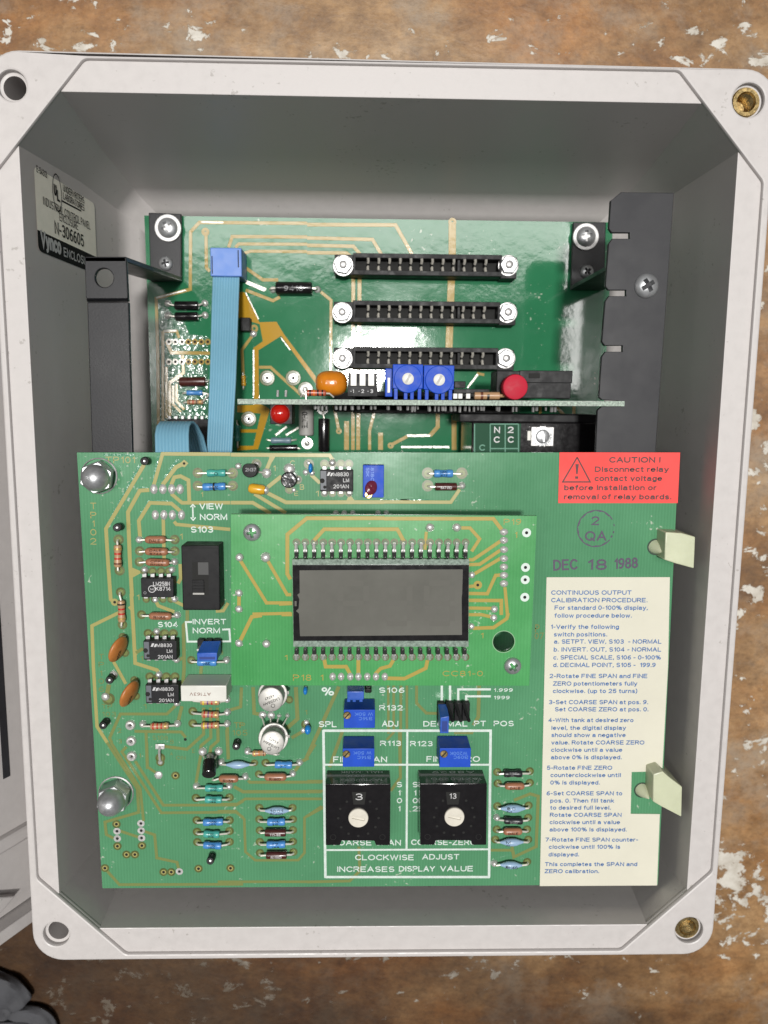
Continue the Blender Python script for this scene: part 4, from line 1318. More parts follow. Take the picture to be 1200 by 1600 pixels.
# black socket strip with white legs, small resistor
mb, *_ = rcbox('P', 236, 428, 163, 188, 246, 5, BLK, .15); st = part(mb, 'chip', RC, BLK)
for x in (245, 272, 314): 
    mb, *_ = rcbox('P', x - 11, x + 11, 188, 216, 246.5, 2, WHITE, .1); part(mb, 'pin', RC, WHITE, st)
mb = MB(); a = q('P', 345, 200, 244); b = q('P', 460, 200, 244)
mb.lathe(a, b - a, [(0, .8), (.2, 1.2), (8, 1.2), (8.2, .6), (10.5, .5)], R_CARB, 14); rr_ = part(mb, 'resistor', RC, R_CARB)
mb = MB(); mb.lathe(a + Vector((2, 0, 0)), b - a, [(0, 1.22), (.8, 1.22)], BANDS['b'], 14); mb.lathe(a + Vector((4, 0, 0)), b - a, [(0, 1.22), (.8, 1.22)], BANDS['k'], 14); part(mb, 'colour_band', RC, None, rr_)
mb, *_ = rcbox('P', 240, 300, 122, 160, 268, 6, BLK, .2); part(mb, 'chip', RC, BLK)
# microswitch with red button
mb, X0, X1, Y0, Y1, Z = rcbox('P', 468, 862, 66, 216, 246, 12, MOULD, .3)
mb.box(X0 + (X1 - X0) * .3, X1 + .25, Y0 + (Y1 - Y0) * .57, Y1 + .2, Z - 10, Z + .45, MOULD, .25)
ms = part(mb, 'microswitch', RC, MOULD)
mb, *_ = rcbox('P', 640, 698, 80, 106, 245.2, .6, HOLE, .05); part(mb, 'key_slot', RC, HOLE, ms)
p = q('P', 568, 153, 239); mb = MB()
n = 40
prof = [(-4, 3.6), (0, 3.95), (1.0, 3.95), (1.7, 3.75), (1.9, 3.3), (1.9, 0)]
b3 = MB(); b3.lathe((p.x, p.y, CAMH - 241), (0, 0, 1), prof, REDBTN, 56)
for v in b3.bm.verts:
    d = Vector((v.co.x - p.x, v.co.y - p.y)); 
    if v.co.z < CAMH - 240 + .1 and d.length > 3.5:
        a_ = math.atan2(d.y, d.x); f = 1 + .03 * (1 if int((a_ + 4) * 8.9) % 2 else -1); v.co.x = p.x + d.x * f; v.co.y = p.y + d.y * f
part(b3, 'push_button', RC, REDBTN, ms)
mb.bm.free()
# carbon resistor with looped leads
mb = MB(); a = q('Q', 478, 215, 242); b = q('Q', 552, 216, 242)
mb.lathe(a, b - a, [(0, .6), (.2, 1.0), (2, .95), (5.0, .95), (5.6, 1.0), (6, .6)], mat('resistor_rust', (.50, .10, .05), .3), 14); rr_ = part(mb, 'resistor', RC)
mb = MB(); d = b - a
for t, k in ((.8, 'k'), (2.0, 'o'), (3.2, 'k'), (4.6, 'k')): mb.lathe(a + d.normalized() * t, d, [(0, 1.02), (.5, 1.02)], BANDS[k], 14)
part(mb, 'colour_band', RC, None, rr_)
mb = MB(); mb.tube([q('Q', 440, 240, 243), q('Q', 452, 222, 242), a], .28, LEAD); mb.tube([b, q('Q', 620, 220, 242), q('Q', 645, 242, 243)], .28, LEAD); part(mb, 'lead', RC, LEAD, rr_)
# lamp with leads
mb, *_ = rcbox('Q', 247, 387, 284, 412, 243.5, 9, BLK, .2); hold = part(mb, 'lamp_holder', RC, BLK)
p = q('Q', 308, 346, 242); mb = MB()
mb.lathe((p.x, p.y, CAMH - 243.6), (0, 0, 1), [(0, 3.1), (.5, 3.05)] + [(.5 + 2.2 * math.sin(k / 7 * math.pi / 2), 3.0 * math.cos(k / 7 * math.pi / 2) if k < 7 else 0) for k in range(8)], REDLENS, 32)
part(mb, 'indicator_lamp', RC, REDLENS, hold)
for x in (295, 346):
    mb = MB(); a = q('Q', x, 240, 243); b = q('Q', x + 2, 198, 243); mb.tube([a, b], .42, NICKEL, 8); part(mb, 'pin', RC, NICKEL)
# clipped pins on the underside edge
random.seed(3)
for c, xs, y0, y1 in (('Q', [530, 552, 575, 600, 660, 690, 720, 760, 800, 832, 880, 905, 985, 1045, 1060, 1110, 1140, 1170], 292, 318), ('P', [12, 30, 104, 138, 156, 176, 192, 222, 243, 270, 300, 320, 345, 365, 382, 398, 468, 480, 555, 572, 662, 682, 730, 762, 780], 256, 282)):
    for x in xs:
        a = q(c, x, y0 + random.uniform(-3, 3), 250); b = q(c, x + random.uniform(-3, 3), y1 + random.uniform(-6, 6), 250.5)
        a.y = YC - .7; mb = MB(); mb.tube([a, b], random.uniform(.32, .6), NICKEL, 6); part(mb, 'pin', RC, NICKEL)
# relay under the card
mb, X0, X1, Y0, Y1, Z = rcbox('P', 335, 1000, 337, 760, 264, 30, BLKGLOSS, .6)
mb.box(X0 - 4, X1, Y1 - .3, Y1 + 2.6, Z - 26, Z - 3, BLK, .4)
rel = part(mb, 'relay', RC, BLKGLOSS)
mb, *_ = rcbox('P', 345, 585, 347, 720, 263.9, .6, mat('relay_green_plate', (.012, .075, .036), .5, spec=.1), .08); rp = part(mb, 'label_plate', RC, None, rel)
mb = MB(); mg = mat('relay_marking', (.16, .34, .25), .5, spec=.1)
for x in (348, 432, 512, 583):
    a = q('P', x, 352, 263.9); b = q('P', x, 600, 263.9); mb.strip([a, b], .35, CAMH - 263.9 + .03, mg, .03)
for y in (352, 483):
    a = q('P', 432, y, 263.9); b = q('P', 583, y, 263.9); mb.strip([a, b], .35, CAMH - 263.9 + .035, mg, .03)
for t, x, y in (('N', 452, 400), ('C', 450, 452), ('2', 525, 400), ('C', 525, 452), ('C', 372, 495)): wr(mb, t, 'P', x, x + 32, y, 34, 263.9, INK_W if x > 400 else mg, .08, .02)
part(mb, 'lettering', RC, None, rp)
mb, *_ = rcbox('P', 652, 772, 365, 472, 262, 4, NICKEL, .3); kn = part(mb, 'adjuster', RC, NICKEL, rel)
p = q('P', 715, 418, 260.5); mb = MB(); mb.lathe((p.x, p.y, CAMH - 262), (0, 0, 1), [(0, 3.4), (.5, 3.3), (.6, 2.4), (1.1, 2.3), (1.4, 1.8), (1.4, 0)], STEEL, 24)
mb.box(p.x - .35, p.x + .35, p.y - 1.9, p.y + 1.9, CAMH - 260.7, CAMH - 260.4, STEEL, .05, rz=.2)
for k in range(14): 
    a_ = k * 2 * math.pi / 14; mb.box(p.x + math.cos(a_) * 3.1 - .5, p.x + math.cos(a_) * 3.1 + .5, p.y + math.sin(a_) * 3.1 - .18, p.y + math.sin(a_) * 3.1 + .18, CAMH - 262, CAMH - 261.3, NICKEL, .05, rz=a_)
part(mb, 'adjuster_screw', RC, STEEL, rel)
mb, *_ = rcbox('P', 632, 656, 388, 440, 262.5, 3, WHITE, .15); part(mb, 'adjuster_tab', RC, WHITE, rel)

# ================================================================== RIBBON CABLE
rib = thing('ribbon_cable', 'flat pale blue ribbon cable with a blue plug on the rear board', 'cable', (-0.05, 0.03, 0.013))
RI = Board(rib, H_B)


def ribbon(pts, wv, n, name):
    """pts: centre line (mm), wv: width vectors"""
    mb = MB(); b2 = bmesh.new()
    rows = []
    cr = 6
    prof = []
    for k in range(n):
        for j in range(cr + (1 if k == n - 1 else 0)):
            t = (k + j / cr) / n; a = math.pi * j / cr
            prof.append((t - .5, .16 + .30 * math.sin(a)))
    pr = prof + [(t, -s) for t, s in prof[::-1]]
    N_ = len(pts)
    for i, (p, w) in enumerate(zip(pts, wv)):
        p = Vector(p); w = Vector(w)
        d = (Vector(pts[min(i + 1, N_ - 1)]) - Vector(pts[max(i - 1, 0)])).normalized()
        nn = w.normalized().cross(d).normalized()
        rows.append([b2.verts.new(p + w * t + nn * s) for t, s in pr])
    for a, b in zip(rows, rows[1:]):
        for k in range(len(pr)):
            j = (k + 1) % len(pr); b2.faces.new([a[k], a[j], b[j], b[k]])
    b2.faces.new(rows[0]); b2.faces.new(rows[-1])
    bmesh.ops.recalc_face_normals(b2, faces=b2.faces)
    mb.add_bm(b2, RIBBON)
    return part(mb, name, RI, RIBBON, angle=60)


# plug
mb = MB()
ht = 292.0
a = q('N', 330, 175, ht); b = q('N', 517, 345, ht)
mb.box(a.x, b.x, b.y, a.y, ZB + .5, CAMH - ht, BLUECON, .35)
pl = part(mb, 'plug', RI, BLUECON)
mb = MB()
for x, y0, y1 in ((343, 225, 330), (496, 190, 292)):
    a = q('N', x - 4, y0, ht); b = q('N', x + 4, y1, ht); mb.box(a.x, b.x, b.y, a.y, CAMH - ht - .5, CAMH - ht + .04, HOLE, .02)
part(mb, 'clip_slot', RI, HOLE, pl)
P = []; Wd = []
for px0, px1, py, h in ((332.5, 374.5, 430, 294.5), (332, 374, 445, 293.5), (331, 373, 470, 291), (329.5, 371, 530, 285), (327.5, 368.5, 600, 279), (325, 365, 660, 275), (322, 362, 720, 272), (318, 358, 800, 268), (316, 356, 850, 267)):
    l = W(px0, py, h); r = W(px1, py, h); P.append((l + r) / 2); Wd.append(r - l)
ribbon(P, Wd, 10, 'ribbon')
# the loop that turns back up to the main board
P = []; Wd = []
for px0, px1, py, h in ((243, 297, 770, 243.0), (243, 297, 725, 243.5), (242.5, 295.5, 700, 245), (242, 295, 680, 247.2), (244, 296, 667, 250), (249, 299, 660.5, 254), (256, 304, 660, 258), (264, 309, 665, 262), (276, 318, 682, 267), (284, 324, 705, 271), (292, 332, 740, 273), (300, 340, 790, 273)):
    l = W(px0, py, h); r = W(px1, py, h); P.append((l + r) / 2); Wd.append(r - l)
ribbon(P, Wd, 10, 'folded_ribbon')

# ================================================================== MAIN BOARD
mt = thing('main_circuit_board', 'large green circuit board with white printing, a red caution label and a cream instruction label', 'circuit board', (0.005, -0.087, (CAMH - H_M - 1.6) * S))
MBd = Board(mt, H_M)
ZM = MBd.z
cTL, cTR, cBR, cBL = W(120, 707, H_M), W(1061, 707, H_M), W(1028, 1382, H_M), W(160, 1388, H_M)
MROT = math.atan2((cTR - cTL).y, (cTR - cTL).x)
mb = MB()
via = [('A', 790, 152, 9), ('A', 308, 1115, 10), ('E', 798, 1002, 10)]
hol = [circle(q(c, x, y, H_M), r * mmpx(c, H_M), 16) for c, x, y, r in via]
plate(mb, [[tuple(p[:2]) for p in (cTL, cTR, cBR, cBL)]] + hol, ZM - 1.6, ZM, PCB_M, 0.06)
part(mb, 'board_panel', MBd, PCB_M)
mb = MB()
G_, D_ = TR_M, TR_D
for c, w, m, pts in [
    ('A', 22, G_, [(512, 160), (247, 605), (262, 850), (280, 1095), (298, 1112)]), ('A', 21, G_, [(578, 305), (640, 85), (1110, 88)]), ('B', 21, G_, [(2, 88), (665, 92), (690, 135)]),
    ('A', 24, G_, [(640, 300), (733, 178), (790, 150)]), ('A', 22, G_, [(700, 300), (722, 248), (765, 240), (820, 268), (826, 418)]), ('A', 21, G_, [(700, 362), (775, 425), (1110, 424)]), ('B', 21, G_, [(2, 409), (150, 409), (270, 482)]),
    ('A', 23, G_, [(548, 336), (482, 340), (400, 490), (412, 800), (428, 1075)]), ('E', 22, G_, [(423, -10), (436, 200), (450, 472), (602, 520), (612, 540)]), ('A', 22, G_, [(775, 492), (702, 430), (552, 425), (475, 550), (484, 668)]),
    ('A', 20, G_, [(645, 530), (651, 820)]), ('A', 20, G_, [(720, 555), (737, 575), (1110, 610)]), ('A', 20, G_, [(588, 1095), (610, 1140), (722, 1182)]), ('A', 20, G_, [(690, 1092), (795, 1142)]), ('A', 20, G_, [(762, 850), (766, 950), (748, 985)]),
    ('A', 18, G_, [(1010, 1178), (1062, 1175), (1095, 1120)]),
    ('E', 20, G_, [(335, 122), (150, 213), (160, 500), (185, 912), (256, 1024)]), ('I', 18, D_, [(255, 0), (465, 322), (475, 485), (240, 553), (250, 640), (300, 665)]), ('I', 17, D_, [(282, 0), (485, 322), (508, 545)]),
    ('E', 19, G_, [(300, 462), (385, 615)]), ('E', 26, D_, [(268, 620), (252, 700)]), ('E', 18, D_, [(740, 758), (670, 825), (347, 825), (272, 992), (288, 1024)]), ('E', 17, D_, [(390, 1052), (357, 1088), (420, 1180)]), ('I', 17, D_, [(375, 90), (632, 489), (1150, 485), (1200, 522)]), ('I', 18, D_, [(450, 130), (645, 436), (1150, 435), (1200, 407)]),
    ('J', 26, D_, [(0, 645), (205, 642), (290, 588), (1085, 588)]), ('J', 24, D_, [(0, 716), (190, 716), (278, 800), (290, 1140), (392, 1228), (840, 1226), (905, 1150), (905, 785), (1085, 665)]), ('J', 32, D_, [(170, 460), (265, 514), (1082, 513)]), ('J', 28, D_, [(318, 395), (335, 415), (1082, 413)]),
    ('E', 18, D_, [(445, 945), (770, 950), (800, 988)]), ('E', 17, D_, [(525, 955), (534, 1205)]), ('I', 17, D_, [(530, 0), (535, 170), (600, 215)]), ('E', 19, D_, [(650, 1050), (810, 1070), (925, 965), (925, 885)]),
    ('E', 19, D_, [(902, 1080), (908, 1045), (975, 988), (973, 780)]), ('E', 19, D_, [(968, 1105), (975, 1055), (1026, 1010), (1020, 780)]), ('E', 19, D_, [(1090, 900), (1096, 1140)]), ('E', 20, D_, [(775, 770), (750, 870)]), ('E', 20, D_, [(925, 780), (925, 885)]),
    ('E', 21, D_, [(812, 105), (812, 180), (785, 210), (790, 500), (780, 640)]), ('E', 20, D_, [(740, 455), (790, 430)]), ('E', 20, D_, [(455, 400), (505, 370)]), ('E', 20, D_, [(910, 490), (905, 545)]), ('E', 19, D_, [(1110, 797), (1182, 775), (1188, 640)]),
    ('F', 21, D_, [(238, 315), (245, 490), (290, 500)]), ('F', 20, D_, [(62, 600), (72, 785)]), ('F', 24, D_, [(524, 315), (535, 528), (465, 590)]), ('F', 22, D_, [(812, 312), (700, 560), (590, 800)]), ('F', 20, D_, [(840, 600), (750, 850)]), ('F', 20, D_, [(495, 655), (575, 610)]), ('F', 20, D_, [(520, 875), (550, 830)]), ('F', 20, D_, [(570, 808), (610, 790)]),
    ('I', 18, D_, [(243, 880), (340, 988), (1200, 985)]), ('J', 26, D_, [(2, 1452), (1090, 1452)]), ('K', 13, D_, [(0, 815), (210, 810), (260, 760), (255, 640)]), ('I', 18, D_, [(495, 612), (585, 642), (600, 802), (740, 832), (755, 888)]), ('I', 18, D_, [(335, 612), (485, 662)]), ('I', 18, D_, [(905, 90), (870, 295)]),
    ('K', 14, D_, [(1020, 412), (1100, 380), (1140, 392), (1130, 640), (1020, 692), (1010, 640)]), ('K', 13, D_, [(905, 658), (1010, 658)]), ('K', 13, D_, [(455, 70), (460, 300), (412, 365)]), ('K', 13, D_, [(92, 440), (0, 490)]), ('K', 13, D_, [(0, 318), (88, 318)]), ('K', 12, D_, [(0, 366), (88, 366)]),
    ('G', 15, D_, [(30, 512), (32, 860)]), ('G', 16, D_, [(70, 512), (70, 850), (20, 905)]), ('G', 17, D_, [(122, 512), (118, 1160)]), ('G', 16, D_, [(165, 512), (165, 825)]), ('G', 18, D_, [(235, 512), (235, 640), (305, 712), (385, 714)]), ('G', 24, D_, [(686, 512), (680, 740), (645, 800)]), ('G', 14, D_, [(648, 830), (635, 856), (505, 856)]),
    ('C', 21, G_, [(0, 435), (482, 437), (545, 345)]), ('B', 22, G_, [(280, 97), (240, 195)]), ('B', 22, G_, [(342, 232), (250, 305)]), ('B', 22, G_, [(240, 340), (372, 407), (1030, 405)]), ('B', 20, G_, [(160, 350), (372, 478)]), ('B', 20, G_, [(540, 222), (600, 278)]), ('J', 22, D_, [(905, 195), (1020, 20)])]:
    track(mb, c, pts, w, MBd, m)
for c, pts in [('A', [(414, 868), (502, 905), (430, 946)]), ('B', [(775, 398), (797, 350), (835, 398)]), ('B', [(255, 96), (304, 96), (278, 140)]), ('E', [(400, 85), (430, 60), (440, 130)]), ('E', [(448, 370), (480, 390), (450, 430)]), ('A', [(745, 165), (790, 125), (820, 150), (795, 178)])]:
    mb.face([up(q(c, x, y, H_M), .062) for x, y in pts], G_)
random.seed(5)
pads = []      # bare rings round the joints


def pad(c, x, y, r, m=BARE, r0=0, hole=0):
    p = q(c, x, y, H_M); k = mmpx(c, H_M)
    pads.append((p, r * k, m, hole * k))


for c, x, y, r in [('A', 885, 217, 36), ('A', 1128, 217, 36), ('A', 885, 307, 36), ('A', 1128, 307, 36), ('A', 725, 680, 34), ('A', 482, 760, 34), ('A', 725, 760, 34), ('A', 480, 835, 34), ('A', 335, 680, 36), ('A', 342, 895, 36), ('A', 350, 1045, 34),
                   ('E', 362, 205, 34), ('E', 495, 135, 32), ('E', 840, 450, 30), ('E', 850, 805, 32), ('E', 850, 890, 32), ('C', 315, 228, 42), ('C', 560, 228, 42), ('C', 315, 318, 42), ('I', 872, 385, 32), ('I', 1105, 382, 32), ('I', 878, 540, 32), ('I', 1105, 540, 32),
                   ('I', 880, 620, 32), ('I', 1105, 615, 32), ('I', 882, 692, 32), ('I', 1105, 690, 32), ('J', 435, 680, 46), ('J', 780, 680, 46), ('J', 435, 800, 46), ('J', 785, 800, 46), ('J', 440, 915, 46), ('J', 785, 912, 46), ('J', 440, 1035, 46), ('J', 785, 1032, 46),
                   ('J', 442, 1150, 46), ('J', 790, 1140, 46), ('J', 500, 212, 46), ('J', 430, 330, 44), ('J', 385, 212, 40), ('K', 938, 272, 22), ('K', 1098, 268, 22), ('K', 940, 328, 22), ('K', 1098, 325, 22), ('K', 938, 440, 22), ('K', 1092, 437, 22), ('K', 1090, 497, 22),
                   ('K', 935, 555, 22), ('K', 1085, 555, 22), ('K', 928, 605, 22), ('K', 1090, 605, 22), ('K', 1085, 715, 22), ('B', 15, 215, 34), ('B', 175, 150, 34), ('B', 525, 150, 34), ('B', 450, 255, 30), ('B', 395, 320, 30), ('E', 363, 290, 30), ('E', 445, 590, 30), ('E', 380, 400, 30), ('E', 455, 700, 30), ('F', 590, 565, 32), ('F', 480, 400, 28), ('E', 625, 1130, 36), ('E', 265, 720, 45), ('E', 625, 1160, 30)]:
    pad(c, x, y, r)
for x in (630, 683, 740, 793): pad('B', x, 150, 30); pad('B', x, 345, 26)
for x in (540, 600, 655, 715): pad('E', x, 265, 32); pad('E', x + 12, 565, 32)
for x in (515, 572, 630, 685): pad('A', x, 900, 30); pad('A', x + 12, 1095, 26)
for x, y in [(320, 567), (327, 720), (497, 716), (390, 778), (448, 778), (240, 872), (647, 900), (701, 900), (890, 876), (1112, 873), (730, 230)]: pad('I', x, y, 31, BARE, 0, 11)
for x, y in [(324, 616), (326, 667), (490, 562), (492, 612), (495, 663), (757, 896)]: pad('I', x, y, 27, SOLDER, 0, 11)
pad('A', 308, 1115, 26, TR_M, 0, 0); 
for i, (p, r, m, hole) in enumerate(pads):
    z = ZM + .066 + .0008 * (i % 12)
    mb.ring(p, r, 0, z, m, 20)
    if m is BARE: mb.ring(p, r * .60, 0, z + .01, G_ if hole else D_, 18)
    if hole: mb.ring(p, hole, 0, z + .02, HOLE, 14)
for c, x, y, r in via: p = q(c, x, y, H_M); mb.ring(p, r * mmpx(c, H_M), 0, ZM + .085, HOLE, 14)
# wrinkled mask beside the tinned tracks
for c, lp in (('A', [(470, 165), (500, 175), (270, 600), (240, 590)]), ('A', [(700, 165), (740, 118), (760, 128), (650, 285), (632, 275)]), ('A', [(470, 315), (540, 315), (540, 328), (472, 330)]), ('A', [(540, 408), (700, 408), (780, 470), (768, 480), (695, 422), (545, 420), (470, 545), (462, 535)]), ('A', [(600, 110), (632, 75), (640, 80), (580, 280), (566, 280)]),
              ('C', [(120, 415), (330, 415), (330, 425), (120, 425)]), ('B', [(1000, 385), (1200, 385), (1200, 394), (1000, 394)]), ('A', [(230, 85), (440, 85), (440, 98), (230, 98)])):
    plate(mb, [[tuple(q(c, x, y, H_M)[:2]) for x, y in lp]], ZM + .002, ZM + .03, RIPPLE_M, 0)
# etched lettering in the copper
for a in [('TP101', 'A', 245, 450, 150, 45), ('1', 'A', 908, 922, 385, 35), ('1', 'A', 762, 780, 680, 42), ('1', 'A', 462, 480, 1100, 40), ('1', 'B', 288, 303, 198, 38), ('C', 'B', 400, 432, 162, 36), ('B', 'B', 465, 495, 322, 36), ('E', 'B', 428, 455, 362, 32), ('1', 'B', 572, 592, 368, 40),
          ('1', 'E', 485, 505, 458, 38), ('1', 'E', 508, 528, 790, 38), ('2', 'E', 330, 355, 955, 34), ('3', 'E', 335, 358, 1030, 34), ('1', 'E', 478, 490, 1130, 34), ('TP', 'E', 1140, 1200, 918, 40), ('TP', 'E', 218, 292, 788, 36), ('103', 'E', 222, 318, 842, 36), ('S108', 'E', 572, 678, 1005, 34), ('B', 'E', 695, 718, 1030, 30), ('A', 'E', 692, 712, 1112, 24), ('ON', 'E', 735, 800, 1142, 30), ('E', 'E', 845, 865, 1095, 32), ('8', 'E', 1038, 1062, 412, 32),
          ('1', 'F', 585, 600, 500, 36), ('TP', 'F', 108, 185, 590, 42), ('105', 'F', 100, 200, 640, 42), ('P', 'G', 1088, 1120, 128, 60), ('07', 'G', 1085, 1150, 178, 50), ('2', 'B', -1000, -990, 0, 1)]:
    if a[2] > -500: wr(mb, a[0], a[1], a[2], a[3], a[4], a[5], H_M, G_ if a[1] in 'AB' else D_, .055, .0)
for s, ys in (('TP102', (470, 533, 592, 652, 715)), ):
    for ch, y in zip(s, ys): wr(mb, ch, 'A', 140 if ch != '1' else 155, 182 if ch != '1' else 170, y, 46, H_M, G_, .055, .0)
for ch, y in zip('TP106', (445, 500, 560, 615, 670)): wr(mb, ch, 'E', 197 if ch != '1' else 208, 235 if ch != '1' else 222, y, 40, H_M, D_, .055, .0)
part(mb, 'printed_tracks', MBd)

# white silkscreen
mb = MB()


def sline(c, pts, w):
    track.n += 1
    mb.strip([q(c, x, y, H_M) for x, y in pts], w * mmpx(c, H_M), ZM + .075 + .0008 * (track.n % 9), SILK, .012)


for a in [('VIEW', 'A', 897, 1060, 470, 42), ('NORM', 'A', 900, 1090, 545, 44), ('S103', 'A', 838, 992, 632, 44), ('S104', 'E', 610, 747, 222, 40), ('INVERT', 'E', 850, 1083, 202, 40), ('NORM', 'E', 850, 1040, 265, 42),
          ('%', 'F', 697, 780, 372, 62), ('S106', 'G', -35, 147, 565, 42), ('R132', 'G', -35, 135, 692, 42), ('SPL', 'F', 678, 798, 583, 44), ('ADJ', 'F', 1100, 1210, 580, 44), ('R113', 'G', -28, 122, 948, 42), ('R123', 'G', 188, 350, 950, 42), ('DECIMAL', 'G', 283, 602, 808, 44), ('PT', 'G', 648, 735, 806, 44), ('POS', 'G', 790, 935, 806, 44),
          ('1.999', 'G', 792, 928, 558, 28), ('1999', 'G', 792, 905, 612, 28), ('FINE SPAN', 'K', 128, 394, 224, 32), ('FINE ZERO', 'K', 588, 852, 222, 32), ('COARSE SPAN', 'K', 118, 462, 634, 32), ('COARSE-ZERO', 'K', 512, 835, 632, 32), ('CLOCKWISE', 'K', 236, 526, 707, 32), ('ADJUST', 'K', 567, 750, 704, 32), ('INCREASES', 'K', 148, 430, 765, 32), ('DISPLAY', 'K', 452, 630, 763, 32), ('VALUE', 'K', 655, 818, 762, 32)]:
    wr(mb, a[0], a[1], a[2], a[3], a[4], a[5], H_M, SILK, .09, .016)
for s, x0, xs in (('S101', 442, 0), ('S102', 520, 0)):
    for ch, y in zip(s, (347, 388, 426, 466)): wr(mb, ch, 'K', x0 + (8 if ch == '1' else 0), x0 + (18 if ch == '1' else 26), y, 30, H_M, SILK, .09, .016)
sline('A', [(850, 450), (852, 530)], 9); sline('A', [(834, 455), (851, 437), (868, 455)], 8); sline('A', [(836, 526), (853, 546), (870, 526)], 8)
sline('E', [(845, 185), (802, 186), (814, 322), (1110, 320), (1104, 236), (1055, 238)], 13)
for a in [[(80, 68), (910, 68)], [(905, 62), (897, 790)], [(902, 790), (88, 790)], [(80, 64), (90, 794)], [(86, 236), (902, 236)], [(92, 657), (900, 653)], [(494, 70), (490, 655)]]: sline('K', a, 10 if a[0][1] in (657, 236, 70) else 13)
sline('G', [(417, 508), (416, 630)], 17); sline('G', [(476, 508), (476, 630)], 17); sline('G', [(535, 640), (535, 540), (770, 540)], 16); sline('G', [(592, 640), (592, 590), (770, 590)], 16)
part(mb, 'white_printing', MBd, SILK)
mb = MB()
# purple stamps
for a in [('2', 'D', 360, 412, 560, 62), ('QA', 'D', 316, 460, 665, 68), ('DEC', 'D', 105, 268, 865, 76), ('18', 'D', 335, 462, 860, 76), ('1988', 'D', 515, 672, 855, 76)]: wr(mb, *a, H_M, INK_P, .09, .012, y1=a[4] - (8 if a[0] in ('DEC', '1988') else 0))
c0 = q('D', 390, 582, H_M); k = mmpx('D', H_M)
pr_ = None
for j in range(48):
    if j in (2, 3, 43, 45, 47, 0): continue
    a0, a1 = j * math.pi / 24, (j + 1) * math.pi / 24
    r1 = 128 * k; r0 = (119 + 3 * math.sin(j * 1.7)) * k
    mb.face([(c0.x + r * math.cos(t), c0.y + r * math.sin(t), ZM + .09) for r, t in ((r1, a0), (r1, a1), (r0, a1), (r0, a0))], INK_P)
part(mb, 'rubber_stamp_mark', MBd, INK_P)

# caution label
mb = MB()
plate(mb, [[tuple(q('D', x, y, H_M - .2)[:2]) for x, y in ((147, 72), (955, 73), (939, 412), (138, 412))]], ZM + .03, ZM + .2, REDST, .04)
lab = part(mb, 'caution_label', MBd, REDST, label='red caution label in the corner of the board')
mb = MB()
hl = H_M - .2
for a in [('CAUTION !', 478, 822, 142, 40), ('Disconnect relay', 382, 878, 204, 38), ('contact voltage', 380, 833, 265, 38), ('before installation or', 177, 796, 327, 38), ('removal of relay boards.', 175, 895, 388, 38)]:
    wr(mb, a[0], 'D', a[1], a[2], a[3], a[4], hl, INK_D, .05, .030)
tri = [q('D', x, y, hl) for x, y in ((265, 105), (352, 270), (168, 270))]
mb.strip([(p.x, p.y) for p in (tri[0] * .999 + tri[1] * .001, tri[1], tri[2], tri[0])], 9 * mmpx('D', hl), ZM + .22, INK_D, .015)
mb.face([up(q('D', x, y, hl), .06) for x, y in ((253, 150), (276, 150), (268, 218), (258, 218))], INK_D)
mb.face([up(q('D', x, y, hl), .06) for x, y in ((251, 232), (272, 232), (272, 249), (251, 249))], INK_D)
part(mb, 'lettering', MBd, INK_D, lab)

# instruction label
mb = MB()
hl = H_M - .25
sl = [tuple(q('H', x, y, hl)[:2]) for x, y in ((70, 10), (1034, 9), (1020, 700))] + [tuple(q('L', x, y, hl)[:2]) for x, y in ((921, 366), (716, 370), (709, 650), (905, 652), (886, 1130), (100, 1134))]
plate(mb, [sl], ZM + .03, ZM + .25, CREAM, .05)
lab = part(mb, 'instruction_label', MBd, CREAM, label='tall cream label with blue printed instructions')
mb = MB()
for t, x0, x1, y in [('CONTINUOUS OUTPUT', 105, 733, 147), ('CALIBRATION PROCEDURE.', 105, 858, 206), ('For standard 0-100% display,', 132, 860, 265), ('follow procedure below.', 130, 735, 326), ('1-Verify the following', 103, 635, 414), ('switch positions.', 127, 543, 473), ('a. SETPT. VIEW, S103  - NORMAL', 127, 967, 529), ('b. INVERT. OUT, S104 - NORMAL', 125, 965, 591), ('c. SPECIAL SCALE, S106 - 0-100%', 122, 962, 653), ('d. DECIMAL POINT, S105 -  199.9', 121, 921, 712), ('2-Rotate FINE SPAN and FINE', 93, 857, 798), ('ZERO potentiometers fully', 120, 778, 857), ('clockwise. (up to 25 turns)', 118, 778, 915), ('3-Set COARSE SPAN at pos. 9.', 88, 862, 1002), ('Set COARSE ZERO at pos. 0.', 135, 865, 1058)]:
    wr(mb, t, 'H', x0, x1, y, 37, hl, INK_B, .05, .018)
for t, x0, x1, y in [('4-With tank at desired zero', 157, 727, 36), ('level, the digital display', 178, 677, 88), ('should show a negative', 178, 675, 136), ('value. Rotate COARSE ZERO', 177, 800, 186), ('clockwise until a value', 175, 652, 235), ('above 0% is displayed.', 174, 648, 285), ('5-Rotate FINE ZERO', 148, 585, 355), ('counterclockwise until', 171, 642, 404), ('0% is displayed.', 170, 502, 454), ('6-Set COARSE SPAN to', 145, 652, 526), ('pos. 0. Then fill tank', 170, 597, 575), ('to desired full level.', 168, 575, 622), ('Rotate COARSE SPAN', 167, 647, 670), ('clockwise until a value', 165, 637, 719), ('above 100% is displayed.', 165, 682, 768), ('7-Rotate FINE SPAN counter-', 137, 758, 836), ('clockwise until 100% is', 160, 638, 884), ('displayed.', 158, 363, 935), ('This completes the SPAN and', 133, 752, 1000), ('ZERO calibration.', 132, 497, 1047)]:
    wr(mb, t, 'L', x0, x1, y, 31.5, hl, INK_B, .05, .018)
part(mb, 'lettering', MBd, INK_B, lab)

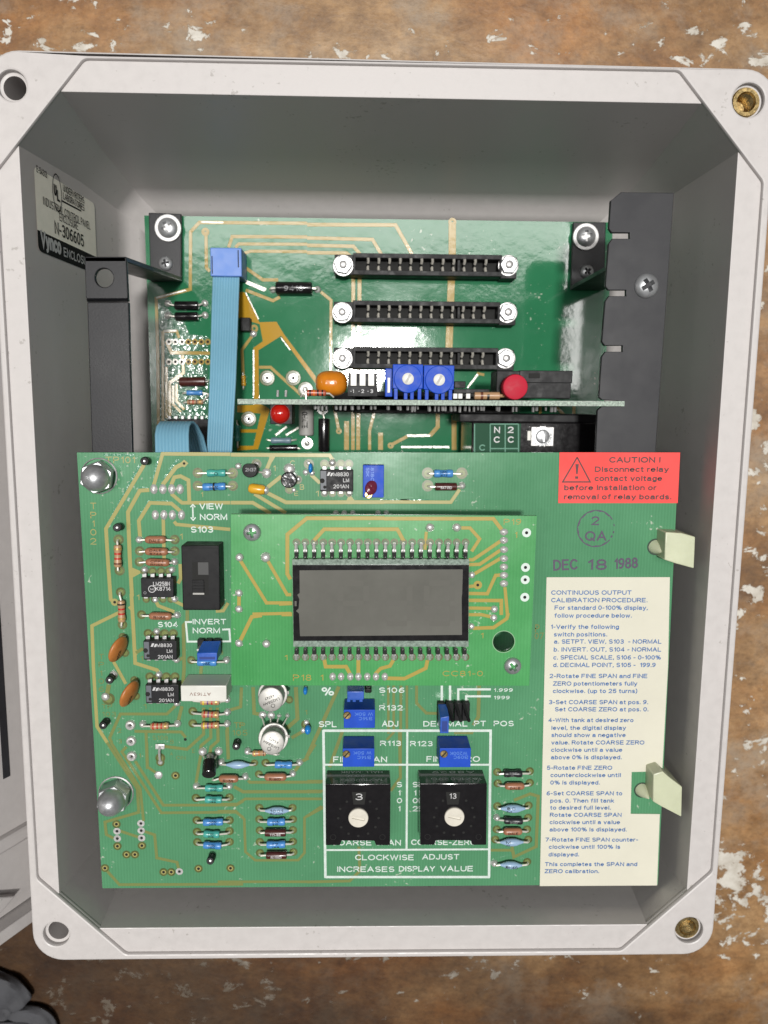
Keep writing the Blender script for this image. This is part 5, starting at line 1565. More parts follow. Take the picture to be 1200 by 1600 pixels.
# ---- resistors
T_ = MBd
resistor(T_, 'A', 880, 217, 1130, 217, 945, 1078, 217, 26, 'teal', txt='10')
resistor(T_, 'A', 880, 308, 1130, 308, 920, 1080, 312, 27, 'blue', txt='RN55D', bands='k')
resistor(T_, 'A', 480, 680, 725, 680, 518, 668, 680, 27, 'brown', joints='a', txt='DALE')
resistor(T_, 'A', 480, 760, 725, 760, 520, 682, 762, 27, 'brown', txt='DALE/8744')
resistor(T_, 'A', 480, 835, 725, 832, 525, 690, 838, 27, 'brown', joints='b', txt='CPF1/RN55')
resistor(T_, 'A', 335, 680, 342, 895, 715, 870, 330, 26, 'tan', bands='grrb', vert=True)
resistor(T_, 'A', 350, 1045, 362, 1280, 1100, 1250, 353, 26, 'tan', bands='krrg', vert=True)
resistor(T_, 'E', 500, 133, 742, 135, 545, 708, 145, 27, 'brown', joints='b', txt='RN55')
resistor(T_, 'E', 840, 450, 1085, 450, 882, 1020, 462, 28, 'blue', joints='b', txt='RN55D')
resistor(T_, 'E', 850, 805, 1090, 810, 910, 1035, 826, 24, 'tan', bands='rvrg', joints='b')
resistor(T_, 'E', 855, 890, 1090, 890, 912, 1035, 905, 24, 'tan', bands='yvrg', joints='b')
resistor(T_, 'E', 850, 720, 1090, 722, 905, 1035, 740, 24, 'tan', bands='yvrg', joints='b')
resistor(T_, 'E', 505, 893, 745, 890, 556, 686, 907, 24, 'tan', bands='rrrg', joints='ab')
resistor(T_, 'C', 315, 228, 560, 230, 360, 500, 232, 29, 'blue', txt='RN55D/2671F')
resistor(T_, 'C', 318, 320, 560, 318, 370, 525, 322, 28, 'dred', joints='b', txt='6471RD', tm=INK_W)
resistor(T_, 'I', 1050, 135, 1285, 140, 1085, 1245, 152, 28, 'sky', joints='a')
resistor(T_, 'J', 500, 212, 855, 205, 595, 782, 230, 40, 'blue', joints='b', txt='77')
resistor(T_, 'J', 430, 330, 785, 320, 490, 718, 358, 42, 'brown', joints='b', txt='RN60D')
resistor(T_, 'J', -45, 375, 290, 352, 8, 220, 380, 42, 'brown', joints='b', txt='RN55')
resistor(T_, 'J', 315, 88, 640, 110, 365, 505, 110, 32, 'tan', bands='gob', joints='a')
resistor(T_, 'I', 875, 300, 1105, 300, 935, 1060, 314, 26, 'teal', joints='ab', txt='1005F/RN55')
resistor(T_, 'I', 872, 382, 1105, 380, 935, 1055, 393, 26, 'teal', txt='RN55D/4991')
resistor(T_, 'I', 878, 538, 1107, 536, 925, 1060, 550, 26, 'blue', txt='RN55D/4001')
resistor(T_, 'I', 880, 618, 1107, 612, 925, 1040, 636, 26, 'teal', txt='2102/RN55')
resistor(T_, 'I', 882, 690, 1107, 688, 922, 1052, 714, 26, 'blue', txt='RN55D/2001')
resistor(T_, 'J', 435, 680, 780, 678, 490, 745, 709, 42, 'sky', txt='1001/RN60D')
resistor(T_, 'J', 432, 798, 787, 798, 515, 705, 825, 41, 'blue', txt='RN55/301')
resistor(T_, 'J', 440, 915, 787, 910, 490, 710, 941, 41, 'dred', txt='TO-88', tm=INK_W)
resistor(T_, 'J', 438, 1035, 787, 1028, 508, 705, 1060, 41, 'blue', txt='77/2431')
resistor(T_, 'J', 440, 1150, 792, 1140, 508, 720, 1170, 41, 'dred', txt='RN55D', tm=INK_W)
resistor(T_, 'K', 937, 272, 1097, 268, 970, 1062, 280, 19, 'black', txt='RN55D/10', tm=INK_G)
resistor(T_, 'K', 940, 328, 1097, 325, 975, 1070, 340, 19, 'brown', txt='DALE')
resistor(T_, 'K', 937, 440, 1092, 437, 955, 1078, 452, 21, 'sky', txt='8C/M')
resistor(T_, 'K', 935, 495, 1090, 497, 972, 1065, 511, 18, 'black', joints='a', txt='RN55', tm=INK_G)
resistor(T_, 'K', 934, 555, 1085, 555, 968, 1062, 563, 19, 'brown', txt='DALE')
resistor(T_, 'K', 927, 605, 1090, 605, 952, 1068, 618, 20, 'sky', txt='M/C')
resistor(T_, 'K', 922, 720, 1087, 715, 950, 1062, 732, 20, 'sky', joints='a', txt='RN60/M/C'.replace('/M/C', ''))


# ---- chips
def chip(c, x0, x1, y0, y1, pins_t, yt_, pins_b, yb_, lines, grey_end=False, blobs=()):
    hgt = 4.3
    mb, X0, X1, Y0, Y1, Z = topbox(MBd, c, x0, x1, y0, y1, hgt, ICB, .22, .6)
    o = part(mb, 'chip', MBd, ICB)
    for side, xs, yy in ((1, pins_t, yt_), (-1, pins_b, yb_)):
        for i, x in enumerate(xs):
            mb = MB(); p = q(c, x, y0 if side > 0 else y1, MBd.h - 2)
            ye = Y1 if side > 0 else Y0
            w = .62
            for a in ((ye - side * .3, ye + side * .9, ZM + 1.9, ZM + 2.25),):
                mb.box(p.x - w, p.x + w, min(a[0], a[1]), max(a[0], a[1]), a[2], a[3], NICKEL, .08)
            mb.box(p.x - w, p.x + w, min(ye + side * .62, ye + side * .95), max(ye + side * .62, ye + side * .95), ZM + 1.2, ZM + 2.2, NICKEL, .06)
            mb.box(p.x - .28, p.x + .28, min(ye + side * .6, ye + side * .92), max(ye + side * .6, ye + side * .92), ZM + .02, ZM + 1.4, NICKEL, .05)
            part(mb, 'pin', MBd, NICKEL, o)
    mb = MB()
    for t, a, b, y, cap, m in lines: wr(mb, t, c, a, b, y, cap, MBd.h - hgt, m, .03, .006)
    k = mmpx(c, MBd.h - hgt)
    if grey_end:
        a = q(c, x0 + 3, y0 + 6, MBd.h - hgt); b = q(c, x0 + 42, y1 - 6, MBd.h - hgt)
        mb.box(a.x, b.x, Y0 + .5, Y1 - .3, Z - .2, Z + .02, mat('chip_grey_end', (.12, .13, .15), .5), .01)
        p = q(c, x0 + 5, (y0 + y1) / 2, MBd.h - hgt); mb.ring((p.x + .45, p.y), .75, 0, Z + .035, HOLE, 16)
        p = q(c, x0 + 32, y1 - 30, MBd.h - hgt); mb.ring(p, .5, 0, Z + .036, HOLE, 14)
    else:
        p = q(c, x0 + 28, y1 - 32, MBd.h - hgt); mb.ring(p, .45, .3, Z + .03, INK_G, 14)
    part(mb, 'marking', MBd, None, o)
    return o


NL = lambda c, x, y, s: [('M8830', c, 0, 0, 0)]
ch = chip('B', 600, 822, 190, 335, (630, 683, 740, 793), 150, (630, 683, 740, 797), 345, [('M8830', 690, 792, 232, 26, INK_W), ('LM', 755, 795, 272, 26, INK_W), ('201AN', 690, 793, 313, 26, INK_W)], True)
ch2 = chip('E', 507, 738, 318, 450, (540, 600, 655, 712), 265, (545, 600, 655, 720), 460, [('M8830', 600, 706, 360, 26, INK_W), ('LM', 670, 708, 400, 26, INK_W), ('201AN', 608, 710, 440, 26, INK_W)], True)
ch3 = chip('E', 522, 752, 622, 752, (553, 612, 668, 724), 565, (557, 612, 668, 735), 760, [('M8830', 612, 716, 664, 26, INK_W), ('LM', 678, 718, 702, 26, INK_W), ('201AN', 616, 718, 742, 26, INK_W)], True)
ch4 = chip('A', 490, 716, 950, 1082, (515, 572, 630, 685), 905, (525, 590, 645, 715), 1095, [('LM258N', 575, 692, 1002, 30, INK_W), ('K8714', 592, 697, 1036, 30, INK_W)], False)
# maker's emblems on the chips
for o, c, x, y in ((ch, 'B', 665, 218), (ch2, 'E', 577, 347), (ch3, 'E', 588, 652)):
    mb = MB(); p = q(c, x, y, H_M - 4.3); z = p.z + .03
    mb.face([(p.x - .9, p.y - .5, z), (p.x - .2, p.y - .5, z), (p.x + .3, p.y + .6, z), (p.x - .4, p.y + .6, z)], INK_W)
    mb.face([(p.x + .1, p.y - .6, z), (p.x + .7, p.y - .6, z), (p.x + 1.1, p.y + .4, z), (p.x + .5, p.y + .4, z)], INK_W)
    part(mb, 'emblem', MBd, INK_W, o)
mb = MB(); p = q('A', 566, 1024, H_M - 4.3); mb.ring(p, 1.15, .92, p.z + .03, INK_W, 20); wr(mb, 'M', 'A', 556, 577, 1033, 17, H_M - 4.3, INK_W, .03); part(mb, 'emblem', MBd, INK_W, ch4)
for c, x, y in [('B', 683, 140), ('B', 630, 345), ('B', 797, 342), ('A', 518, 888), ('A', 706, 888), ('A', 592, 1096), ('A', 725, 1092), ('E', 602, 248), ('E', 738, 448), ('E', 615, 548), ('E', 740, 748)]: solder_blob(MBd, q(c, x, y, H_M), 1.05, 1.2)

# ---- rows of soldered pins
for x in (575, 638, 700, 757): pin_joint(MBd, 'A', x, 332, 55, 72)
for x in (585, 645, 704, 768): pin_joint(MBd, 'A', x, 512, 52, 72)
for x in (705, 762, 819, 988, 1044): pin_joint(MBd, 'B', x, 478, 40, 36)
# empty lined sockets
for x, y in ((418, 900), (424, 1010), (428, 1115)):
    mb = MB(); p = q('E', x, y, H_M); k = mmpx('E', H_M)
    mb.lathe((p.x, p.y, ZM + .05), (0, 0, 1), [(0, 37 * k), (.6, 35 * k), (.95, 28 * k), (1.0, 20 * k), (.7, 12 * k), (.1, 10 * k), (.1, 0)], SOLDER, 24)
    mb.ring(p, 9 * k, 0, ZM + .2, HOLE, 14); part(mb, 'terminal_eyelet', MBd, SOLDER)
# test points
for c, x, y, dx, dy in [('A', 520, 132, -6, 4), ('A', 332, 592, -8, 6), ('E', 290, 572, -20, 20), ('E', 250, 882, -25, 25), ('F', 132, 690, -8, 25), ('I', 985, 800, -15, 25)]:
    mb = MB(); p = q(c, x, y - (8 if c != 'A' else 0), H_M); t = q(c, x + dx, y + dy, H_M - 5); d = t - up(p, .1)
    L_ = d.length
    mb.lathe(up(p, .1), d, [(0, 1.25), (L_ * .9, 1.25), (L_, 1.05), (L_, .55), (L_ - 1.2, .5), (L_ - 1.2, 0)], BLK, 18); o = part(mb, 'test_point', MBd, BLK)
    mb = MB(); mb.lathe(up(p, .1) + d.normalized() * (L_ - 1.1), d, [(0, .42), (.9, .38), (1.0, 0)], NICKEL, 10); part(mb, 'contact', MBd, NICKEL, o)
for c, x, y in [('E', 300, 553), ('E', 243, 705)]: solder_blob(MBd, q(c, x, y, H_M), 1.3, .9)

# ---- slide switch
mb, X0, X1, Y0, Y1, Z = topbox(MBd, 'A', 774, 1036, 722, 1172, 7.6, BLK, .35)
sw = part(mb, 'slide_switch', MBd, BLK)
mb = MB(); k = mmpx('A', H_M - 7.6)
for (x0, x1, y0, y1, z, m) in [(845, 962, 835, 1068, .02, HOLE), (885, 960, 838, 925, .06, mat('switch_grey', (.055, .055, .055), .6)), (848, 930, 960, 1062, .5, BLK)]:
    a = q('A', x0, y0, H_M - 7.6); b = q('A', x1, y1, H_M - 7.6); mb.box(a.x, b.x, b.y, a.y, Z - .3, Z + z, m, min(.08, z / 2.5))
for y in (975, 998, 1020): a = q('A', 850, y, H_M - 8.1); b = q('A', 928, y + 8, H_M - 8.1); mb.box(a.x, b.x, b.y, a.y, Z + .3, Z + .75, BLK, .06)
a = q('A', 850, 1050, H_M - 8.1); b = q('A', 930, 1063, H_M - 8.1); mb.box(a.x, b.x, b.y, a.y, Z + .3, Z + .6, R_GREY, .06)
part(mb, 'slider', MBd, None, sw)
mb = MB(); mb.box(X0 + .4, X1 - .4, Y1 - .9, Y1 - .6, Z - .1, Z + .12, BLK, .04); mb.box(X0 + .4, X1 - .4, Y0 + .4, Y0 + .7, Z - .1, Z + .12, BLK, .04); part(mb, 'rim_moulding', MBd, BLK, sw)

# ---- trimmers (rectangular multi-turn)
SLOT = None


def trimmer(c, x0, x1, y0, y1, hgt, sx, sy, lines, m=BLUEPOT):
    mb, X0, X1, Y0, Y1, Z = topbox(MBd, c, x0, x1, y0, y1, hgt, m, .2, .3)
    mb.box(X0 + .4, X1 - .4, Y0 + .3, Y1 - .3, ZM + .02, ZM + .5, m, .1)
    o = part(mb, 'trimmer', MBd, m)
    p = q(c, sx, sy, H_M - hgt)
    mb = MB(); mb.lathe((p.x, p.y, Z - .2), (0, 0, 1), [(0, 1.22), (.5, 1.22), (.65, 1.05), (.65, 0)], BRASS, 22); sc_ = part(mb, 'adjusting_screw', MBd, BRASS, o)
    mb = MB(); mb.box(p.x - 1.05, p.x + 1.05, p.y - .2, p.y + .2, Z + .40, Z + .475, HOLE, .01, rz=.85); part(mb, 'screw_slot', MBd, HOLE, sc_)
    mb = MB(); lt = mat('pot_marking', (.10, .25, .72), .45)
    for t, a, b, y, cap in lines: wr(mb, t, c, a, b, y, cap, H_M - hgt, lt, .03, .006, flip=True)
    part(mb, 'marking', MBd, lt, o)
    return o


def flipw(): pass


trimmer('F', 845, 1054, 467, 590, 9.4, 868, 503, [('W 50K', 918, 1040, 485, -24), ('B14C', 945, 1035, 515, -24)])
trimmer('F', 838, 1050, 727, 850, 9.4, 863, 762, [('W 50K', 910, 1030, 745, -24), ('B14C', 935, 1025, 775, -24)])
trimmer('G', 401, 626, 965, 1103, 9.4, 432, 1005, [('W200K', 475, 600, 990, -26), ('B09C', 502, 605, 1018, -26)])
o = trimmer('B', 888, 1028, 158, 375, 5.0, 925, 355, [])
mb = MB(); p = q('B', 942, 310, H_M - 5); b2 = bmesh.new(); bmesh.ops.create_uvsphere(b2, u_segments=20, v_segments=12, radius=1)
for v in b2.verts: v.co = Vector((p.x + v.co.x * 1.9, p.y + v.co.y * 2.3 + v.co.x * .3, p.z + max(-.1, v.co.z * 1.2 + .25 * math.sin(v.co.x * 5 + v.co.y * 4))))
mb.add_bm(b2, mat('red_sealing_lacquer', (.16, .02, .045), .25)); part(mb, 'sealing_lacquer', MBd, None, o)
mb = MB(); lt = MATS['pot_marking']
for t, x in (('818C', 948), ('50K', 915)):
    a = q('B', x - 8, 175, H_M - 5); b = q('B', x - 8, 265 if t == '818C' else 235, H_M - 5); d = b - a
    write(mb, t, up(a, .03), d, Vector((-d.y, d.x, 0)), d.length, 22 * mmpx('B', H_M - 5), INK_B if 0 else lt, .006)
part(mb, 'marking', MBd, None, o)


# ---- jumpers on pin headers
def header(c, xs, y0, y1, hgt):
    for x in xs:
        mb = MB(); a = q(c, x - 27, y0, H_M - 2.5); b = q(c, x + 27, y1, H_M - 2.5)
        mb.box(a.x + .08, b.x - .08, b.y, a.y, ZM + .05, ZM + 2.5, BLK, .2)
        p = (a + b) / 2
        mb.box(p.x - .32, p.x + .32, p.y - .32, p.y + .32, ZM + 2.4, ZM + hgt, NICKEL, .08)
        part(mb, 'header_pin', MBd)


header('G', (412, 475, 535, 592), 640, 770, 8)
for x in (470, 530, 588):
    mb = MB(); a = q('G', x - 14, 640, H_M - 3); b = q('G', x + 26, 770, H_M - 9)
    mb.tube([a, b], .55, MOULD, 8); part(mb, 'header_post', MBd, MOULD)
mb = MB(); a0, a1 = q('G', 390, 655, H_M - 3.5), q('G', 455, 655, H_M - 3.5); b0, b1 = q('G', 408, 745, H_M - 10), q('G', 469, 735, H_M - 10); c0_, c1_ = q('G', 404, 858, H_M - 10), q('G', 466, 858, H_M - 10)
mb.hull8([c0_, c1_, b1, b0], [up(c0_, -6), up(c1_, -6), up(a1, -1), up(a0, -1)], BLUEJ, .15)
jm = part(mb, 'jumper', MBd, BLUEJ)
mb = MB(); a = q('G', 418, 770, H_M - 10.02); b = q('G', 456, 845, H_M - 10.02); mb.box(a.x, b.x, b.y, a.y, a.z - .3, a.z + .02, mat('jumper_dark', (.008, .04, .25), .4), .01); part(mb, 'recess', MBd, None, jm)
header('E', (905, 960, 1015), 310, 390, 7)
mb = MB(); a0, a1 = q('E', 915, 325, H_M - 4.5), q('E', 1042, 322, H_M - 4.5); b0, b1 = q('E', 878, 402, H_M - 9.5), q('E', 1018, 400, H_M - 9.5); c0_, c1_ = q('E', 882, 458, H_M - 9.5), q('E', 1018, 456, H_M - 9.5)
mb.hull8([c0_, c1_, b1, b0], [up(c0_, -6.5), up(c1_, -6.5), up(a1, -1), up(a0, -1)], BLUEJ, .2)
jm = part(mb, 'jumper', MBd, BLUEJ)
mb = MB(); a = q('E', 895, 428, H_M - 9.52); b = q('E', 1005, 446, H_M - 9.52); mb.box(a.x, b.x, b.y, a.y, a.z - .3, a.z + .02, MATS['jumper_dark'], .01); part(mb, 'recess', MBd, None, jm)
mb = MB(); a = q('F', 985, 318, H_M - 3); b = q('F', 1032, 365, H_M - 5); mb.box(a.x, b.x, b.y, a.y, ZM + .1, ZM + 4, BLK, .4); part(mb, 'header_pin', MBd, BLK)
mb, X0, X1, Y0, Y1, Z = topbox(MBd, 'F', 868, 980, 345, 400, 10.5, BLUEJ, .25)
for x in (878, 915, 960): a = q('F', x, 398, H_M - 10); mb.box(a.x - .5, a.x + .5, Y0 - 1.0, Y0 + .2, Z - 4, Z - .6, BLUEJ, .12)
mb.box(X0 + .4, X1 - .4, Y0 - .6, Y0 + .2, Z - 5, Z - 1.2, BLUEJ, .1)
part(mb, 'jumper', MBd, BLUEJ)

# ---- white block capacitor
mb, X0, X1, Y0, Y1, Z = topbox(MBd, 'E', 766, 1084, 628, 738, 10.2, WHITE, .3)
wc = part(mb, 'block_capacitor', MBd, WHITE)
mb = MB(); wr(mb, 'AT163V', 'E', 828, 975, 676, -24, H_M - 10.2, mat('rust_ink', (.20, .06, .03), .5), .03, .004, flip=True); part(mb, 'marking', MBd, None, wc)


# ---- disc capacitors standing on edge, leaning
def disc(c, x0, y0, x1, y1, w, hgt):
    """top edge of the disc from (x0,y0) to (x1,y1)"""
    a = q(c, x0, y0, H_M - hgt * .55); b = q(c, x1, y1, H_M - hgt * .55)
    mid = (a + b) / 2; d = b - a; R_ = d.length / 2
    d.normalize(); side = Vector((-d.y, d.x, 0)); nrm = (side + Vector((0, 0, .32))).normalized()
    mb = MB()
    v = nrm.cross(d).normalized()
    b2 = bmesh.new(); bmesh.ops.create_uvsphere(b2, u_segments=32, v_segments=16, radius=1)
    for vv_ in b2.verts:
        x, y, z = vv_.co
        vv_.co = mid + d * (x * R_) + v * (y * R_ * .95) + nrm * (z * w * mmpx(c, H_M))
    mb.add_bm(b2, CERAM); o = part(mb, 'disc_capacitor', MBd, CERAM)
    for s in (-.55, .55):
        mb = MB(); p = mid + d * (R_ * s); e = q(c, x0 + 15, y0, H_M) if s < 0 else q(c, x1 + 60, y1 - 55, H_M)
        mb.tube([p - Vector((0, 0, R_ * .5)), e], .28, LEAD, 6); part(mb, 'lead', MBd, LEAD, o)
    mb = MB(); t = mid + nrm * (w * mmpx(c, H_M) + .12) + d * .6
    write(mb, '100K', t - v * 1.6 * (1) + d * (-1.0), d if d.y < 0 else -d, nrm.cross(d if d.y < 0 else -d), 3.4, 1.2, INK_K); part(mb, 'marking', MBd, INK_K, o)


disc('E', 362, 288, 300, 462, 30, 8)
disc('E', 445, 596, 375, 772, 30, 8)

# ---- transistors, small capacitors
mb = MB(); p = q('B', 130, 190, H_M - 4.6)
prof = []
mb.lathe((p.x, p.y, ZM + 1), (0, 0, 1), [(0, 2.35), (3.4, 2.35), (3.6, 2.15), (3.6, 0)], BLK, 28)
for v in mb.bm.verts: v.co.y = min(v.co.y, p.y + 1.7)
o = part(mb, 'transistor', MBd, BLK)
mb = MB(); wr(mb, '2N37', 'B', 100, 172, 200, 24, H_M - 4.6, INK_G, .05); part(mb, 'marking', MBd, INK_G, o)
for c, x, y in [('B', 55, 165), ('B', 178, 152), ('B', 240, 210)]: solder_blob(MBd, q(c, x, y, H_M), 1.0 if x < 200 else 1.5, .9)
mb = MB(); mb.tube([q('B', 190, 205, H_M - 2), q('B', 238, 208, H_M - .8)], .3, LEAD); part(mb, 'lead', MBd, LEAD, o)
mb = MB(); p = q('B', 390, 258, H_M - 4.8); mb.lathe((p.x, p.y, ZM + 1), (0, 0, 1), [(0, 2.5), (3.4, 2.45), (3.8, 2.1), (3.8, 0)], mat('glossy_black', (.016, .016, .018), .22, bump=(400, .6, .4)), 28); part(mb, 'transistor', MBd)
for c, x, y, r in [('B', 395, 185, 1.7), ('B', 455, 253, .8), ('B', 425, 325, .7), ('B', 505, 205, .9), ('B', 545, 210, .9), ('B', 525, 145, .7)]: solder_blob(MBd, q(c, x, y, H_M), r, r * .7)
mb = MB(); a = q('B', 118, 310, H_M - 2); b = q('B', 228, 325, H_M - 2); mb.lathe(a, b - a, [(0, .3), (.3, 1.1), (1.1, 1.55), (4.3, 1.55), (5.2, 1.2), ((b - a).length, .8)], YELLOW, 20); o = part(mb, 'tantalum_capacitor', MBd, YELLOW)
solder_blob(MBd, q('B', 235, 325, H_M), 1.3, 1.4)


def drop(c, x, y, w, h_, m=BLUEDIP):
    p = q(c, x, y, H_M - 2.2); k = mmpx(c, H_M)
    mb = MB(); b2 = bmesh.new(); bmesh.ops.create_uvsphere(b2, u_segments=18, v_segments=12, radius=1)
    for v in b2.verts: v.co = Vector((p.x + v.co.x * w * k / 2, p.y + v.co.y * h_ * k / 2, p.z + v.co.z * 1.8))
    mb.add_bm(b2, m)
    mb.tube([(p.x, p.y + .6, ZM + .1), (p.x, p.y + .8, ZM + 2.2)], .28, LEAD, 6); mb.tube([(p.x - .6, p.y - .8, ZM + .1), (p.x, p.y - .4, ZM + 1.5)], .28, LEAD, 6)
    return part(mb, 'bead_capacitor', MBd, m)


drop('B', 537, 178, 32, 68); drop('F', 588, 338, 32, 56); drop('F', 604, 600, 46, 66)
for c, x, y in [('F', 575, 605), ('F', 595, 552)]: solder_blob(MBd, q(c, x, y, H_M), .9, .7)
# upright transistor leaning towards the lens
mb = MB(); a = q('I', 968, 130, H_M - 4.5); b = q('I', 962, 225, H_M - 8.5); d = b - a
k = mmpx('I', H_M - 7); r = 50 * k; L_ = d.length
mb.lathe(a, d, [(0, r * .9), (.2, r), (L_ - .2, r), (L_, r * .92)], BLKGLOSS, 28); o = part(mb, 'transistor', MBd, BLKGLOSS)
mb = MB(); m0 = a + d * .45 + Vector((0, 0, r + .02)); mb.box(m0.x - .8, m0.x + .8, m0.y - .7, m0.y + .7, m0.z - .2, m0.z - .02, mat('slate_mark', (.05, .08, .16), .4), .05); part(mb, 'marking', MBd, None, o)
for x, y in ((918, 62), (1032, 60), (972, 100)): solder_blob(MBd, q('I', x, y, H_M), 1.35, 1.3)
for dx in (-1.3, 0, 1.3): mb = MB(); mb.tube([a + Vector((dx, 0, 0)), q('I', 968 + dx * 38, 85, H_M)], .28, LEAD, 6); part(mb, 'lead', MBd, LEAD, o)


# ---- metal can amplifiers
def can(cx, cy, fx, fy, r, rf, lines, ang):
    h1 = H_M - 11.5; h0 = H_M - 5.0
    t = q('F', cx, cy, h1); f = q('F', fx, fy, h0); ax = (t - f)
    R1 = r * mmpx('F', h1); R0 = rf * mmpx('F', h0); L_ = ax.length
    mb = MB()
    mb.lathe(f - ax.normalized() * .5, ax, [(0, R0 * .9), (.25, R0), (.75, R0), (.95, R0 * .96), (1.0, R1 * 1.0), (L_, R1), (L_ + .35, R1 * .96), (L_ + .5, R1 * .86), (L_ + .5, 0)], CANM, 40)
    an = ax.normalized()
    side = Vector((math.cos(ang + 2.2), math.sin(ang + 2.2), 0))
    mb.box(f.x + R0 * .92 - .5, f.x + R0 * .92 + .8, f.y - .1, f.y + .9, f.z - .4, f.z + .1, CANM, .1)
    o = part(mb, 'metal_can_amplifier', MBd, CANM)
    mb = MB()
    ux = Vector((math.cos(ang), math.sin(ang), 0)); ux = (ux - an * ux.dot(an)).normalized(); uy = an.cross(ux)
    top = f + an * (L_ + .04)
    for txt, u, v, w, cap in lines: write(mb, txt, top + ux * (u - w / 2) + uy * v, ux, uy, w, cap, INK_K, .008)
    for j in range(20):
        a0, a1 = j * math.pi / 10, (j + 1) * math.pi / 10
        cc = top + uy * 2.0
        mb.face([cc + (ux * math.cos(s) + uy * math.sin(s)) * rr for rr, s in ((.62, a0), (.62, a1), (.48, a1), (.48, a0))], INK_K)
    part(mb, 'marking', MBd, INK_K, o)
    return o, f


o1, f1 = can(355, 400, 370, 362, 87, 102, [('LM258AH', 0, .25, 5.2, .85), ('K8747', 0, -1.25, 3.0, .8)], math.pi + .38)
o2, f2 = can(366, 690, 374, 655, 84, 104, [('LM158AH', 0, .25, 5.2, .85), ('K8602', 0, -1.25, 3.2, .8)], math.pi - .50)
for i, (x, y) in enumerate(((303, 500), (360, 503), (412, 506), (468, 506))):
    solder_blob(MBd, q('F', x, y, H_M), 1.25 if i < 2 else .7, .9)
    mb = MB(); e = f2 + Vector((-2.4 + i * 1.5, 2.6, 0)); mb.tube([q('F', x, y, H_M), up(q('F', x, y, H_M), 2), e], .24, LEAD, 6); part(mb, 'lead', MBd, LEAD, o2)
# link near the lower edge
mb = MB(); a = q('E', 622, 1052, H_M - .5); b = q('E', 625, 1155, H_M); mb.box(a.x - 1.5, a.x + 1.5, a.y - .9, a.y + .9, ZM + .1, ZM + .7, SOLDER, .25)
mb.tube([a, up(a, 1.2) + Vector((0, -1.2, 0)), up(b, .4)], .4, SOLDER, 8); part(mb, 'wire_link', MBd, SOLDER)
solder_blob(MBd, q('E', 626, 1160, H_M), .8, .6); solder_blob(MBd, q('I', 614, 226, H_M), 1.3, .5)


# ---- rotary switches
def rotary(x0, x1, y0, y1, kx, ky, num, nx0, nx1, side):
    hgt = 9.3; ht = H_M - hgt
    a, b, c_, d = q('O', x0, y0, ht), q('O', x1, y0, ht), q('O', x1 - 4, y1, ht), q('O', x0 + 2, y1, ht)
    kf = mmpx('O', ht)
    lw = 95 * kf
    P_ = [a, b, c_, Vector((c_.x - lw, c_.y, 0)), Vector((c_.x - lw - 10 * kf, c_.y + 32 * kf, 0)), Vector((d.x + lw + 10 * kf, d.y + 32 * kf, 0)), Vector((d.x + lw, d.y, 0)), d]
    mb = MB(); mb.prism([(p.x, p.y) for p in P_][::-1], ZM + .3, ZM + hgt, BLKGLOSS, .25)
    Z = ZM + hgt
    o = part(mb, 'rotary_switch', MBd, BLKGLOSS)
    kp = q('O', kx, ky, ht)
    # knob with a cut slot
    mbk = MB(); base = Vector(mt.location) / S
    mbk.lathe((0, 0, 0), (0, 0, 1), [(-.2, 66 * kf), (.55, 66 * kf), (.75, 63 * kf), (.75, 0)], CREAMKNOB, 40)
    oa = mbk.build('knob_blank', CREAMKNOB)
    mbc = MB(); mbc.box(-.64 * 66 * kf, .64 * 66 * kf, -.5, .5, .35, 1.2, CREAMKNOB, .12, rz=-.22); me = boolean(oa, mbc.build('knob_cut', CREAMKNOB))
    kn = link('knob', me, o); kn.location = (kp - base + Vector((0, 0, Z - kp.z))) * S
    mb = MB(); mb.box(-.6, .6, -.25, .25, .3, .55, CREAMKNOB, .06, rz=-.22)
    mk = MB()
    # number window
    w0, w1 = q('O', (nx0 + nx1) / 2 - 44, 190, ht), q('O', (nx0 + nx1) / 2 + 44, 268, ht)
    mk.face([(w0.x, w0.y, Z + .03), (w0.x + .5, w1.y, Z + .03), (w1.x - .5, w1.y, Z + .03), (w1.x, w0.y, Z + .03)], HOLE)
    wr(mk, num, 'O', nx0, nx1, 240 if num == '3' else 232, 46 if num == '3' else 38, ht, INK_W, .05, .0)
    for t in range(11):
        an_ = rad(35 + t * 29); p = kp + Vector((math.sin(an_) * 134 * kf, math.cos(an_) * 134 * kf, 0)); mk.ring((p.x, p.y), 8.5 * kf, 0, Z + .028, HOLE, 12)
    for xx in (x0 + 48, x1 - 52): p = q('O', xx, y1 - 52, ht); mk.ring((p.x, p.y), 20 * kf, 17 * kf, Z + .028, HOLE, 18)
    part(mk, 'dial_marking', MBd, None, o); mb.bm.free()
    # printing on the upper flank, read from the far side
    ms_ = MB()
    xm0, xm1 = a.x, b.x
    for t, u0, u1, zf in side:
        xa, xb = xm0 + (xm1 - xm0) * u1, xm0 + (xm1 - xm0) * u0
        write(ms_, t, (xa, a.y + .04, ZM + hgt * zf), (-1, 0, 0), (0, 0, 1), xa - xb, 1.55, mat('dim_print', (.48, .49, .49), .5), .004)
    part(ms_, 'side_printing', MBd, None, o)


rotary(74, 482, 140, 524, 280, 347, '3', 262, 306, [('HALL-MARK', .22, .88, .08), ('8836', .30, .60, .36), ('1A210001G', .24, .88, .66)])
rotary(664, 1084, 137, 522, 879, 341, '13', 850, 892, [('A8829', .20, .86, .12), ('1A210029G', .18, .94, .62)])


